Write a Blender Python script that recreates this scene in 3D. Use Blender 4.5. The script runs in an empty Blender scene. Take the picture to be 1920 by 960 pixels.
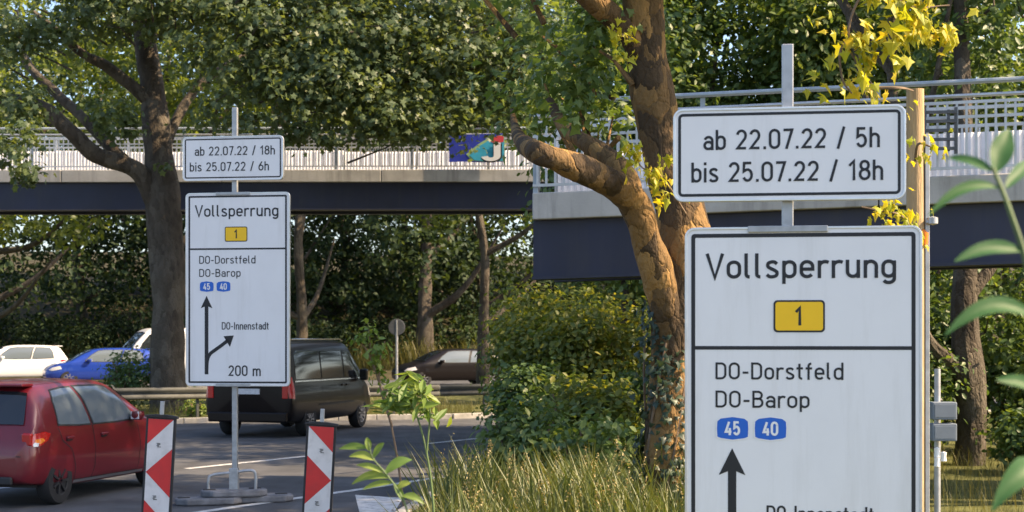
import bpy, bmesh, math, random
import numpy as np
from mathutils import Vector, Matrix, noise as mnoise

# ------------------------------------------------------------------ camera, sky, sun, exposure
S = bpy.context.scene
COL = S.collection
EYE = 2.08            # camera height above the road
FPX = 3000.0          # focal length in photograph pixels
HOR = 626.0           # horizon row in the photograph
cd = bpy.data.cameras.new('camera'); cam = bpy.data.objects.new('camera', cd); COL.objects.link(cam)
cam.location = (0, 0, EYE); cam.rotation_euler = (math.radians(90), 0, 0)
cd.sensor_width = 36; cd.lens = FPX/1920*36; cd.shift_y = (HOR-480)/1920
cd.clip_start = 0.1; cd.clip_end = 2000
cd.dof.use_dof = True; cd.dof.focus_distance = 13.0; cd.dof.aperture_fstop = 4.5
S.camera = cam

SUN_EL, SUN_AZ = math.radians(42), math.radians(8)      # azimuth measured from +X towards -Y
to_sun = Vector((math.cos(SUN_EL)*math.cos(SUN_AZ), -math.cos(SUN_EL)*math.sin(SUN_AZ), math.sin(SUN_EL)))
W = bpy.data.worlds.new('World'); S.world = W; W.use_nodes = True
wn = W.node_tree.nodes; wl = W.node_tree.links
sky = wn.new('ShaderNodeTexSky'); sky.sky_type = 'NISHITA'; sky.sun_disc = False
sky.dust_density = 2.0; sky.air_density = .85; sky.ozone_density = .6; sky.sun_elevation = SUN_EL; sky.sun_rotation = math.radians(90) + SUN_AZ
wl.new(sky.outputs[0], wn['Background'].inputs[0]); wn['Background'].inputs[1].default_value = 0.12
sd = bpy.data.lights.new('sun', 'SUN'); sd.energy = 4.6; sd.angle = math.radians(0.6); sd.color = (1.0, 0.75, 0.47)
sun = bpy.data.objects.new('sun', sd); COL.objects.link(sun); sun.location = (30, -5, 30)
sun.rotation_euler = to_sun.to_track_quat('Z', 'Y').to_euler()
S.view_settings.view_transform = 'Standard'; S.view_settings.look = 'None'
S.view_settings.gamma = 1.0; S.view_settings.exposure = 1.55

# ------------------------------------------------------------------ helpers
def P(px, py, Y):                      # where a sight line of the survey meets the depth Y
    return np.array(((px-960)/FPX*Y, Y, EYE+(HOR-py)/FPX*Y))
def G(px, Y): return np.array(((px-960)/FPX*Y, Y, 0.0))
rng = np.random.default_rng(7)

class MB:
    def __init__(s): s.v = []; s.f = []
    def add(s, vs, fs):
        o = len(s.v); s.v += [tuple(map(float, v)) for v in vs]; s.f += [tuple(i+o for i in f) for f in fs]
    def box(s, c, d, rz=0.0):
        x, y, z = d[0]/2, d[1]/2, d[2]/2; ca, sa = math.cos(rz), math.sin(rz)
        vs = [(c[0]+ca*a-sa*b, c[1]+sa*a+ca*b, c[2]+e) for e in (-z, z) for a, b in ((-x,-y),(x,-y),(x,y),(-x,y))]
        s.add(vs, [(3,2,1,0),(4,5,6,7),(0,1,5,4),(1,2,6,5),(2,3,7,6),(3,0,4,7)])
    def beam(s, a, b, w, h):            # a box from a to b, w across, h upright
        a, b = Vector(a), Vector(b); d = (b-a).normalized()
        up = Vector((0,0,1)) if abs(d.z) < .95 else Vector((0,1,0))
        r = d.cross(up).normalized(); u = r.cross(d).normalized()
        vs = [p + r*sx*w/2 + u*sz*h/2 for p in (a, b) for sx, sz in ((-1,-1),(1,-1),(1,1),(-1,1))]
        s.add(vs, [(0,1,2,3),(7,6,5,4),(0,4,5,1),(1,5,6,2),(2,6,7,3),(3,7,4,0)])
    def tube(s, pts, rad, n=8, caps=True, wob=0.0, seed=0):
        pts = [Vector(p) for p in pts]; m = len(pts)
        if not hasattr(rad, '__len__'): rad = [rad]*m
        t0 = (pts[1]-pts[0]).normalized(); u = t0.cross(Vector((.13,.97,.21))).normalized(); vs = []
        for i in range(m):
            t = (pts[min(i+1,m-1)]-pts[max(i-1,0)]).normalized()
            u = (u - t*u.dot(t)).normalized(); w = t.cross(u)
            for k in range(n):
                a = 2*math.pi*k/n; d = u*math.cos(a)+w*math.sin(a)
                r = rad[i]
                if wob:
                    q = (pts[i]+d*rad[i])/max(rad[0],.05); r *= 1 + wob*mnoise.noise(q*.55+Vector((seed,0,0))) + wob*.4*mnoise.noise(q*1.7+Vector((0,seed,0)))
                vs.append(pts[i]+d*r)
        fs = [(i*n+k, i*n+(k+1)%n, (i+1)*n+(k+1)%n, (i+1)*n+k) for i in range(m-1) for k in range(n)]
        if caps: fs += [tuple(range(n-1,-1,-1)), tuple(range((m-1)*n, m*n))]
        s.add(vs, fs)
    def lathe(s, prof, n=24, axis='z', c=(0,0,0)):     # prof = [(r, h)]
        vs = []
        for r, h in prof:
            for k in range(n):
                a = 2*math.pi*k/n; p = (r*math.cos(a), r*math.sin(a), h)
                if axis == 'y': p = (p[0], p[2], p[1])
                vs.append((p[0]+c[0], p[1]+c[1], p[2]+c[2]))
        m = len(prof)
        s.add(vs, [(i*n+k, i*n+(k+1)%n, (i+1)*n+(k+1)%n, (i+1)*n+k) for i in range(m-1) for k in range(n)])
    def prism(s, poly, y0, y1):         # poly in x,z ; extruded along y
        n = len(poly)
        s.add([(x,y0,z) for x,z in poly]+[(x,y1,z) for x,z in poly],
              [tuple(range(n)), tuple(range(2*n-1,n-1,-1))]+[(i,i+n,(i+1)%n+n,(i+1)%n) for i in range(n)])
    def slab(s, poly, z0, z1):          # poly in x,y
        n = len(poly)
        s.add([(x,y,z0) for x,y in poly]+[(x,y,z1) for x,y in poly],
              [tuple(range(n-1,-1,-1)), tuple(range(n,2*n))]+[(i,(i+1)%n,(i+1)%n+n,i+n) for i in range(n)])
    def mesh(s, name, fix=True):
        me = bpy.data.meshes.new(name); me.from_pydata(s.v, [], s.f); me.update()
        if fix:
            bm = bmesh.new(); bm.from_mesh(me); bmesh.ops.recalc_face_normals(bm, faces=bm.faces); bm.to_mesh(me); bm.free()
        return me
    def build(s, name, mat, parent=None, smooth=False, bevel=0.0, off=None, sub=0, fix=True):
        if off is not None: s.v = [(a-off[0], b-off[1], c-off[2]) for a, b, c in s.v]
        o = bpy.data.objects.new(name, s.mesh(name, fix)); COL.objects.link(o); o.data.materials.append(mat)
        if parent: o.parent = parent
        if smooth: shade(o)
        if bevel:
            m = o.modifiers.new('bevel', 'BEVEL'); m.width = bevel; m.segments = 2; m.limit_method = 'ANGLE'; m.angle_limit = math.radians(40)
        if sub:
            m = o.modifiers.new('sub', 'SUBSURF'); m.levels = sub; m.render_levels = sub
        return o
def shade(o, ang=40):
    me = o.data; me.polygons.foreach_set('use_smooth', [True]*len(me.polygons))
    try: me.set_sharp_from_angle(angle=math.radians(ang))
    except Exception: pass
def tag(o, label=None, cat=None, group=None, kind=None):
    if label: o['label'] = label
    if cat: o['category'] = cat
    if group: o['group'] = group
    if kind: o['kind'] = kind
    return o
def thing(name, loc, label, cat, group=None, rz=0.0, rx=0.0, ry=0.0):
    o = bpy.data.objects.new(name, None); COL.objects.link(o); o.empty_display_size = .2
    o.location = [float(c) for c in loc]; o.rotation_euler = (rx, ry, rz)
    return tag(o, label, cat, group)
def copy_tree(o, parent=None):
    c = o.copy(); COL.objects.link(c); c.parent = parent
    for ch in list(o.children): copy_tree(ch, c)
    return c
def inst(name, me, loc, parent, mat=None):
    o = bpy.data.objects.new(name, me); COL.objects.link(o); o.parent = parent; o.location = [float(c) for c in loc]
    return o
def spline(pts, k=6):                  # Catmull-Rom through rows of any width
    pts = [np.array(p, float) for p in pts]; out = []
    q = [2*pts[0]-pts[1]]+pts+[2*pts[-1]-pts[-2]]
    for i in range(1, len(q)-2):
        for j in range(k):
            t = j/k
            out.append(.5*((2*q[i])+(-q[i-1]+q[i+1])*t+(2*q[i-1]-5*q[i]+4*q[i+1]-q[i+2])*t*t+(-q[i-1]+3*q[i]-3*q[i+1]+q[i+2])*t**3))
    out.append(pts[-1]); return out

# ------------------------------------------------------------------ materials
def mat(name, col, rough=.6, metal=0.0, var=.0, scale=8.0, bump=0.0, bscale=None, coat=0.0, spec=.5, stretch=None, dirt=None, dscale=2.0, damt=.5):
    m = bpy.data.materials.new(name); m.use_nodes = True; n = m.node_tree.nodes; l = m.node_tree.links
    b = n['Principled BSDF']; b.inputs['Roughness'].default_value = rough; b.inputs['Metallic'].default_value = metal
    b.inputs['Base Color'].default_value = (*col, 1); b.inputs['Coat Weight'].default_value = coat
    b.inputs['Specular IOR Level'].default_value = spec
    tc = n.new('ShaderNodeTexCoord'); src = tc.outputs['Object']
    if stretch:
        mp = n.new('ShaderNodeMapping'); mp.inputs['Scale'].default_value = stretch; l.new(src, mp.inputs[0]); src = mp.outputs[0]
    last = None
    if var or dirt:
        nz = n.new('ShaderNodeTexNoise'); nz.inputs['Scale'].default_value = scale; nz.inputs['Detail'].default_value = 6; l.new(src, nz.inputs[0])
        mx = n.new('ShaderNodeMix'); mx.data_type = 'RGBA'
        mx.inputs[6].default_value = (*[c*(1-var) for c in col], 1); mx.inputs[7].default_value = (*[min(1,c*(1+var)) for c in col], 1)
        rp = n.new('ShaderNodeMapRange'); rp.inputs[1].default_value = .3; rp.inputs[2].default_value = .7; l.new(nz.outputs[0], rp.inputs[0])
        l.new(rp.outputs[0], mx.inputs[0]); last = mx.outputs[2]
        if dirt:
            nd = n.new('ShaderNodeTexNoise'); nd.inputs['Scale'].default_value = dscale; nd.inputs['Detail'].default_value = 8; nd.inputs['Roughness'].default_value = .65; l.new(src, nd.inputs[0])
            r2 = n.new('ShaderNodeMapRange'); r2.inputs[1].default_value = .48; r2.inputs[2].default_value = .72; r2.inputs[4].default_value = damt; l.new(nd.outputs[0], r2.inputs[0])
            m2 = n.new('ShaderNodeMix'); m2.data_type = 'RGBA'; l.new(r2.outputs[0], m2.inputs[0]); l.new(last, m2.inputs[6]); m2.inputs[7].default_value = (*dirt, 1); last = m2.outputs[2]
        l.new(last, b.inputs['Base Color'])
    if bump:
        nb = n.new('ShaderNodeTexNoise'); nb.inputs['Scale'].default_value = bscale or scale*4; nb.inputs['Detail'].default_value = 5; l.new(src, nb.inputs[0])
        bp = n.new('ShaderNodeBump'); bp.inputs['Strength'].default_value = bump; bp.inputs['Distance'].default_value = .02
        l.new(nb.outputs[0], bp.inputs['Height']); l.new(bp.outputs[0], b.inputs['Normal'])
    return m
def streaks(m, col, amt, sc=(3.5,3.5,.25)):
    n = m.node_tree.nodes; l = m.node_tree.links; b = n['Principled BSDF']; src = b.inputs['Base Color'].links[0].from_socket
    tc = n.new('ShaderNodeTexCoord'); mp = n.new('ShaderNodeMapping'); mp.inputs['Scale'].default_value = sc; l.new(tc.outputs['Object'], mp.inputs[0])
    nz = n.new('ShaderNodeTexNoise'); nz.inputs['Scale'].default_value = 1.0; nz.inputs['Detail'].default_value = 7; nz.inputs['Roughness'].default_value = .7; l.new(mp.outputs[0], nz.inputs[0])
    mr = n.new('ShaderNodeMapRange'); mr.inputs[1].default_value = .5; mr.inputs[2].default_value = .75; mr.inputs[4].default_value = amt; l.new(nz.outputs[0], mr.inputs[0])
    mx = n.new('ShaderNodeMix'); mx.data_type = 'RGBA'; l.new(mr.outputs[0], mx.inputs[0]); l.new(src, mx.inputs[6]); mx.inputs[7].default_value = (*col,1); l.new(mx.outputs[2], b.inputs['Base Color'])
def leaf_mat(name, c0, c1, trans=.45, tcol=None, rough=.45, spec=.4):
    m = bpy.data.materials.new(name); m.use_nodes = True; n = m.node_tree.nodes; l = m.node_tree.links
    b = n['Principled BSDF']; b.inputs['Roughness'].default_value = rough; b.inputs['Specular IOR Level'].default_value = spec
    g = n.new('ShaderNodeNewGeometry'); r = n.new('ShaderNodeValToRGB')
    r.color_ramp.elements[0].color = (*c0,1); r.color_ramp.elements[1].color = (*c1,1)
    mid = r.color_ramp.elements.new(.75); mid.color = (*[(a*.55+b_*.45) for a, b_ in zip(c0,c1)],1)
    oi = n.new('ShaderNodeObjectInfo'); ad = n.new('ShaderNodeMath'); ad.operation = 'ADD'; fr = n.new('ShaderNodeMath'); fr.operation = 'FRACT'
    l.new(g.outputs['Random Per Island'], ad.inputs[0]); l.new(oi.outputs['Random'], ad.inputs[1]); l.new(ad.outputs[0], fr.inputs[0]); l.new(fr.outputs[0], r.inputs[0]); l.new(r.outputs[0], b.inputs['Base Color'])
    t = n.new('ShaderNodeBsdfTranslucent'); hs = n.new('ShaderNodeMix'); hs.data_type = 'RGBA'; hs.blend_type = 'MULTIPLY'; hs.inputs[0].default_value = 1
    l.new(r.outputs[0], hs.inputs[6]); tc = tcol or (1.9,1.7,.6); hs.inputs[7].default_value = (*tc,1); l.new(hs.outputs[2], t.inputs[0])
    mx = n.new('ShaderNodeMixShader'); mx.inputs[0].default_value = trans
    l.new(b.outputs[0], mx.inputs[1]); l.new(t.outputs[0], mx.inputs[2]); l.new(mx.outputs[0], n['Material Output'].inputs[0])
    return m
def bark_mat(name, base, patch, amt):
    m = bpy.data.materials.new(name); m.use_nodes = True; n = m.node_tree.nodes; l = m.node_tree.links; b = n['Principled BSDF']
    b.inputs['Roughness'].default_value = .85; b.inputs['Specular IOR Level'].default_value = .2
    tc = n.new('ShaderNodeTexCoord'); mp = n.new('ShaderNodeMapping'); mp.inputs['Scale'].default_value = (1,1,.55); l.new(tc.outputs['Object'], mp.inputs[0])
    wn_ = n.new('ShaderNodeTexNoise'); wn_.inputs['Scale'].default_value = 5; wn_.inputs['Detail'].default_value = 5; l.new(mp.outputs[0], wn_.inputs[0])
    wm = n.new('ShaderNodeMix'); wm.data_type = 'RGBA'; wm.blend_type = 'ADD'; wm.inputs[0].default_value = .28; l.new(mp.outputs[0], wm.inputs[6]); l.new(wn_.outputs['Color'], wm.inputs[7])
    v = n.new('ShaderNodeTexVoronoi'); v.inputs['Scale'].default_value = 8; l.new(wm.outputs[2], v.inputs[0])
    ve = n.new('ShaderNodeTexVoronoi'); ve.feature = 'DISTANCE_TO_EDGE'; ve.inputs['Scale'].default_value = 8; l.new(wm.outputs[2], ve.inputs[0])
    nz = n.new('ShaderNodeTexNoise'); nz.inputs['Scale'].default_value = 7; nz.inputs['Detail'].default_value = 8; l.new(mp.outputs[0], nz.inputs[0])
    r = n.new('ShaderNodeValToRGB'); e = r.color_ramp.elements; e[0].position = .35; e[1].position = .68
    e[0].color = (*[c*.6 for c in base],1); e[1].color = (*base,1); l.new(nz.outputs[0], r.inputs[0])
    n2 = n.new('ShaderNodeTexNoise'); n2.inputs['Scale'].default_value = 3.2; n2.inputs['Detail'].default_value = 4; l.new(v.outputs['Position'], n2.inputs[0])
    mr = n.new('ShaderNodeMapRange'); mr.inputs[1].default_value = .44; mr.inputs[2].default_value = .62; mr.inputs[4].default_value = amt; l.new(n2.outputs[0], mr.inputs[0])
    mx = n.new('ShaderNodeMix'); mx.data_type = 'RGBA'; l.new(mr.outputs[0], mx.inputs[0]); l.new(r.outputs[0], mx.inputs[6]); mx.inputs[7].default_value = (*patch,1)
    l.new(mx.outputs[2], b.inputs['Base Color'])
    bp = n.new('ShaderNodeBump'); bp.inputs['Strength'].default_value = 1.0; bp.inputs['Distance'].default_value = .04
    nb = n.new('ShaderNodeTexNoise'); nb.inputs['Scale'].default_value = 22; nb.inputs['Detail'].default_value = 6; l.new(mp.outputs[0], nb.inputs[0])
    er = n.new('ShaderNodeMapRange'); er.inputs[2].default_value = .12; l.new(ve.outputs['Distance'], er.inputs[0])
    hm = n.new('ShaderNodeMath'); hm.operation = 'MULTIPLY_ADD'; hm.inputs[1].default_value = .22; l.new(er.outputs[0], hm.inputs[0]); l.new(nb.outputs[0], hm.inputs[2])
    l.new(hm.outputs[0], bp.inputs['Height']); l.new(bp.outputs[0], b.inputs['Normal'])
    return m
M = {}
M['asphalt'] = mat('asphalt', (.082,.084,.090), .85, var=.35, scale=1.1, bump=.25, bscale=140, dirt=(.042,.043,.047), dscale=.45, damt=.85, spec=.3)
streaks(M['asphalt'], (.035,.035,.038), .8, (1.5,.12,1))
M['soil'] = mat('soil', (.055,.05,.03), .95, var=.4, scale=1.5, bump=.5, bscale=20, spec=.1)
M['verge'] = mat('verge', (.10,.105,.04), .95, var=.45, scale=2.2, bump=.6, bscale=30, spec=.1)
M['paint'] = mat('road paint', (.55,.55,.54), .7, var=.15, scale=6, dirt=(.10,.10,.105), dscale=7, damt=.85)
M['kerb'] = mat('kerb stone', (.30,.29,.27), .85, var=.25, scale=5, bump=.3)
M['concrete'] = mat('concrete', (.42,.41,.39), .85, var=.12, scale=1.2, bump=.15, bscale=30, dirt=(.22,.215,.2), dscale=1.1, damt=.6)
M['navy'] = mat('navy girder paint', (.012,.016,.042), .5, var=.2, scale=1.5, dirt=(.022,.022,.035), dscale=.9, damt=.6)
streaks(M['concrete'], (.15,.145,.135), .75); streaks(M['navy'], (.032,.032,.042), .6)
M['rail'] = mat('galvanised rail', (.50,.51,.52), .42, .55, var=.12, scale=6)
M['railblue'] = mat('blue grey rail', (.33,.38,.42), .45, .2, var=.12, scale=6)
M['sheet'] = mat('white corrugated sheet', (.74,.74,.76), .5, var=.08, scale=2, dirt=(.5,.5,.5), dscale=3, damt=.5)
M['grey'] = mat('dark grey steel', (.10,.105,.115), .55, .3, var=.2)
M['galv'] = mat('galvanised post', (.42,.43,.44), .45, .6, var=.2, scale=14, dirt=(.3,.3,.3), dscale=7)
M['signwhite'] = mat('sign white sheeting', (.78,.78,.79), .38, var=.015, scale=3, dirt=(.70,.70,.70), dscale=2.2, damt=.35)
streaks(M['signwhite'], (.50,.49,.46), .38, (5,5,.5))
M['alu'] = mat('aluminium edge', (.72,.72,.72), .32, .75, var=.08, scale=9)
M['ink'] = mat('sign black', (.012,.013,.017), .5)
M['yellow'] = mat('sign yellow', (.90,.54,.006), .4, var=.03)
M['blue'] = mat('sign blue', (.012,.12,.55), .4)
M['white'] = mat('white paint', (.8,.8,.8), .4)
M['beaconred'] = mat('beacon red', (.55,.025,.025), .45, var=.1, scale=5, dirt=(.35,.03,.03), dscale=6)
M['beaconwhite'] = mat('beacon white', (.66,.64,.63), .5, var=.06, scale=6, dirt=(.42,.40,.38), dscale=9, damt=.5)
M['rubber'] = mat('black rubber', (.022,.022,.024), .75, var=.3, scale=10)
M['plate'] = mat('recycled grey base plate', (.16,.16,.17), .85, var=.3, scale=9, bump=.4, bscale=60)
M['tyre'] = mat('tyre', (.016,.016,.017), .85)
M['rim'] = mat('steel rim', (.30,.30,.32), .4, .7)
M['darkrim'] = mat('dark rim', (.035,.035,.038), .5, .3)
M['paintred'] = mat('red car paint', (.14,.009,.016), .32, .1, coat=.6, var=.04)
M['paintblack'] = mat('black car paint', (.008,.006,.006), .3, .0, coat=.15, spec=.2)
M['paintblue'] = mat('blue car paint', (.012,.045,.32), .3, .2, coat=.8)
M['paintwhite'] = mat('white car paint', (.72,.72,.72), .35, coat=.5)
M['paintsilver'] = mat('grey car paint', (.12,.125,.13), .3, .5, coat=.6)
M['glass'] = mat('dark window glass', (.012,.014,.017), .06, coat=.0, spec=.9)
M['trim'] = mat('black plastic trim', (.016,.016,.018), .6)
M['chrome'] = mat('chrome trim', (.75,.75,.76), .18, .95)
M['taillight'] = mat('tail light red', (.42,.012,.012), .2, coat=.6)
M['amber'] = mat('amber lens', (.75,.20,.02), .2, coat=.6)
M['lens'] = mat('clear lens', (.6,.6,.62), .12, coat=.6)
M['numberplate'] = mat('number plate', (.55,.55,.56), .5, var=.2, scale=25, stretch=(1,4,1))
M['wood'] = mat('weathered round wood', (.42,.29,.15), .8, var=.25, scale=5, stretch=(6,6,.6), bump=.4, bscale=20, dirt=(.25,.18,.11), dscale=4)
M['bark'] = bark_mat('dark plane bark', (.085,.07,.055), (.17,.15,.12), .5)
M['barkwarm'] = bark_mat('flaking plane bark', (.085,.058,.034), (.32,.19,.07), .9)
M['twig'] = mat('twig bark', (.16,.11,.07), .8, var=.3)
M['greenstem'] = mat('green stem', (.10,.15,.05), .5, var=.2)
M['leaf_plane'] = leaf_mat('plane leaves', (.068,.104,.055), (.145,.19,.078), .42)
M['leaf_back'] = leaf_mat('background leaves', (.06,.095,.03), (.18,.22,.04), .55)
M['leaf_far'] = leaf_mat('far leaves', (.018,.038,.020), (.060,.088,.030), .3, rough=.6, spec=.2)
M['leaf_right'] = leaf_mat('ivy green leaves', (.07,.125,.045), (.15,.205,.055), .38)
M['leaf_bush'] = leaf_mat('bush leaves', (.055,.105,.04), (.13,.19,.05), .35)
M['leaf_lit'] = leaf_mat('sunlit toned bush leaves', (.095,.145,.035), (.23,.23,.05), .45)  # lighter, yellower bush leaves: sunlight put into the leaf colour
M['leaf_yellow'] = leaf_mat('yellow green leaves', (.30,.36,.03), (.62,.50,.04), .5, (1.4,1.2,.4))  # autumn yellow, brightened further to hold the sunlight on these leaves
M['leaf_light'] = leaf_mat('fresh light leaves', (.11,.19,.04), (.26,.32,.07), .4, (1.4,1.3,.5))
M['leaf_ivy'] = leaf_mat('dark ivy leaves', (.018,.035,.022), (.045,.075,.04), .2)
M['leaf_plant'] = leaf_mat('blue green plant leaves', (.030,.095,.032), (.055,.14,.042), .25, (1.2,1.3,.5), .5, .2)
M['grass'] = leaf_mat('grass blades', (.085,.10,.028), (.22,.19,.055), .35, (1.3,1.2,.5))
M['seed'] = leaf_mat('dry seed heads', (.24,.20,.09), (.40,.32,.13), .3, (1.2,1,.6))
M['amberlit'] = mat('lit amber lamp', (.8,.25,.02), .3)
_b = M['amberlit'].node_tree.nodes['Principled BSDF']; _b.inputs['Emission Color'].default_value = (1,.3,.03,1); _b.inputs['Emission Strength'].default_value = 2.5
M['clad'] = mat('cabinet grey blue', (.15,.18,.22), .5, var=.1)
M['banner'] = mat('banner blue', (.02,.04,.38), .6, var=.2, scale=5)
M['cyan'] = mat('banner cyan', (.04,.36,.55), .6, var=.15, scale=5)
M['lime'] = mat('banner green', (.30,.46,.22), .6)
M['bred'] = mat('banner red', (.60,.05,.07), .6)
# ------------------------------------------------------------------ foliage
def _lobed():
    r = [.18,.62,.40,.78,.46,1.0,.46,.78,.40,.62,.18]; a = [-88,-62,-35,-8,25,90,155,188,215,242,268]
    v = [(0,.12,.03)]+[(.56*q*math.cos(math.radians(t)), .2+.56*q*math.sin(math.radians(t)), -.10*q) for q, t in zip(r, a)]
    return np.array(v), [(0,i,i+1) for i in range(1,11)]
SHAPES = {
 'ovate': (np.array([(0,-.5,0),(.3,-.12,.07),(.24,.25,.05),(0,.55,-.03),(-.24,.25,.05),(-.3,-.12,.07)]), [(0,1,2,3),(0,3,4,5)]),
 'star': (np.array([(0,-.45,.05),(.22,-.2,0),(.55,-.1,-.05),(.26,.12,0),(.3,.45,-.04),(0,.3,.05),(-.3,.45,-.04),(-.26,.12,0),(-.55,-.1,-.05),(-.22,-.2,0)]), [(0,1,5,9),(1,2,3,5),(9,5,7,8),(3,4,5),(5,6,7)]),
 'lobed': _lobed(), 'lobed_curl': (_lobed()[0]*np.array((.8,1.05,1))+np.array([(0,0,-.9*(v[0]**2+.5*max(0,v[1])**2)) for v in _lobed()[0]]), _lobed()[1]),
 'lance': (np.array([(0,-.5,0),(.13,-.2,.04),(.17,.05,.05),(.1,.35,.02),(0,.6,-.10),(-.1,.35,.02),(-.17,.05,.05),(-.13,-.2,.04)]), [(0,1,2,3,4),(0,4,5,6,7)]),
 'blade': (np.array([(-.008,0,0),(.008,0,0),(.007,.4,.03),(-.007,.4,.03),(.005,.75,.13),(-.005,.75,.13),(0,1,.32)]), [(0,1,2,3),(3,2,4,5),(5,4,6)]),
}
def leaves(name, m, parent, pts, nrm, size, shape='ovate', off=(0,0,0), seed=1, tang=None):
    r = np.random.default_rng(seed); sv, sf = SHAPES[shape]; N = len(pts); k = len(sv)
    n = nrm/np.linalg.norm(nrm, axis=1, keepdims=True)
    t = r.normal(size=(N,3)) if tang is None else tang
    b = t - n*(t*n).sum(1, keepdims=True); b /= np.linalg.norm(b, axis=1, keepdims=True); a = np.cross(b, n)
    s = np.asarray(size).reshape(-1,1,1)*np.ones((N,1,1))
    V = (pts-np.array(off))[:,None,:] + s*(sv[None,:,0:1]*a[:,None,:]+sv[None,:,1:2]*b[:,None,:]+sv[None,:,2:3]*n[:,None,:])
    me = bpy.data.meshes.new(name); me.vertices.add(N*k); me.vertices.foreach_set('co', V.reshape(-1).astype(np.float32))
    loops = np.concatenate([np.array(f) for f in sf]); tot = np.array([len(f) for f in sf]); L = len(loops)
    me.loops.add(N*L); me.loops.foreach_set('vertex_index', (loops[None,:]+np.arange(N)[:,None]*k).reshape(-1).astype(np.int32))
    me.polygons.add(N*len(sf)); st = np.concatenate([[0],np.cumsum(tot)[:-1]])
    me.polygons.foreach_set('loop_start', (st[None,:]+np.arange(N)[:,None]*L).reshape(-1).astype(np.int32))
    me.update(calc_edges=True); me.validate()
    o = bpy.data.objects.new(name, me); COL.objects.link(o); me.materials.append(m)
    if parent: o.parent = parent
    return o
def clump_pts(ells, ncl, per, crad, seed, shell=.45, flat=.6, cut=None):
    """leaf points in clumps through a union of ellipsoids (cx,cy,cz,rx,ry,rz)"""
    r = np.random.default_rng(seed); ells = np.array(ells, float)
    vol = ells[:,3]*ells[:,4]*ells[:,5]; which = r.choice(len(ells), ncl, p=vol**.75/(vol**.75).sum())
    d = r.normal(size=(ncl,3)); d /= np.linalg.norm(d, axis=1, keepdims=True)
    rad = r.random(ncl)**shell
    c = ells[which,:3] + d*rad[:,None]*ells[which,3:]
    cs = crad*r.uniform(.6,1.4,ncl); cnt = np.maximum(3,(per*r.uniform(.5,1.5,ncl))).astype(int)
    idx = np.repeat(np.arange(ncl), cnt); N = len(idx)
    g = r.normal(size=(N,3)); g[:,2] *= flat
    p = c[idx] + g*cs[idx][:,None]*.6
    nr = g*.5 + np.array((0,0,.75)) + r.normal(size=(N,3))*.55 + d[idx]*.35
    if cut is not None:
        k = cut(p); p, nr = p[k], nr[k]
    return p, nr, r.uniform(.7,1.25,len(p)), c
def leaf_objects(m, parent, pts, nrm, size, shape, off, seed, tang):
    """each leaf an object of its own sharing one mesh"""
    r = np.random.default_rng(seed); sv, sf = SHAPES[shape]; key = shape+m.name
    if key not in LEAFMESH:
        me = bpy.data.meshes.new('leaf'); me.from_pydata([tuple(v) for v in sv], [], sf); me.materials.append(m); LEAFMESH[key] = me
    n = nrm/np.linalg.norm(nrm, axis=1, keepdims=True); t = r.normal(size=pts.shape) if tang is None else tang
    b = t-n*(t*n).sum(1, keepdims=True); b /= np.linalg.norm(b, axis=1, keepdims=True); a = np.cross(b, n)
    for i in range(len(pts)):
        o = bpy.data.objects.new('leaf', LEAFMESH[key]); COL.objects.link(o); o.parent = parent; q = pts[i]-np.array(off); s = float(size[i])
        o.matrix_local = Matrix([[a[i][k]*s, b[i][k]*s, n[i][k]*s, q[k]] for k in range(3)]+[[0,0,0,1]])
LEAFMESH = {}
def tube_limbs(mb, limbs, n=9, wob=.16, seed=0):
    for i, (pts, rad) in enumerate(limbs):
        rows = spline([(*p, q) for p, q in zip(pts, rad)], 9 if n > 10 else 6)
        mb.tube([r[:3] for r in rows], [max(.008,r[3]) for r in rows], n, True, wob, seed+i*7)
def tree(name, base, label, limbs, ells, ncl, per, crad, size, seed, bark, lm, group='', shape='ovate', cut=None, cat='tree', twigs=0, branches=(), flat=.6, shell=.45, indiv=0):
    t = thing(name, base, label, cat, group or None)
    mb = MB(); tube_limbs(mb, limbs[:1], 22 if name == 'plane_tree' else 9, seed=seed); mb.build('trunk', bark, t, True, off=base)
    for i, lb in enumerate(list(limbs[1:])+list(branches)):
        mb = MB(); tube_limbs(mb, [lb], 16 if name == 'plane_tree' else 8, seed=seed+31*i); mb.build('branch', bark, t, True, off=base)
    p, nr, s, c = clump_pts(ells, ncl, per, crad, seed, cut=cut, flat=flat, shell=shell)
    if indiv:      # the nearest leaves in view as single parts
        u, v = p[:,0]/p[:,1]*FPX+960, HOR-(p[:,2]-EYE)/p[:,1]*FPX; dist = p[:,1]+np.where((u>0)&(u<1920)&(v>0)&(v<960),0,1e3); k = np.argsort(dist)
        leaf_objects(lm, t, p[k[:indiv]], nr[k[:indiv]], (s*size)[k[:indiv]], shape, base, seed, None); p, nr, s = p[k[indiv:]], nr[k[indiv:]], s[k[indiv:]]
    tag(leaves('crown', lm, t, p, nr, s*size, shape, base, seed), kind='stuff')
    if twigs:
        r = np.random.default_rng(seed+5); mb = MB()
        for i in r.choice(len(c), min(twigs, len(c)), replace=False):
            a = c[i]; tgt = np.array((base[0]*.5+a[0]*.5, base[1]*.5+a[1]*.5, a[2]-.8)); b = a+(tgt-a)*r.uniform(.3,.7)+r.normal(size=3)*.15
            mb.tube([b,(a+b)/2+r.normal(size=3)*.08,a],[.03,.02,.008],5)
        tag(mb.build('twigs', bark, t, True, off=base), kind='stuff')
    return t
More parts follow.
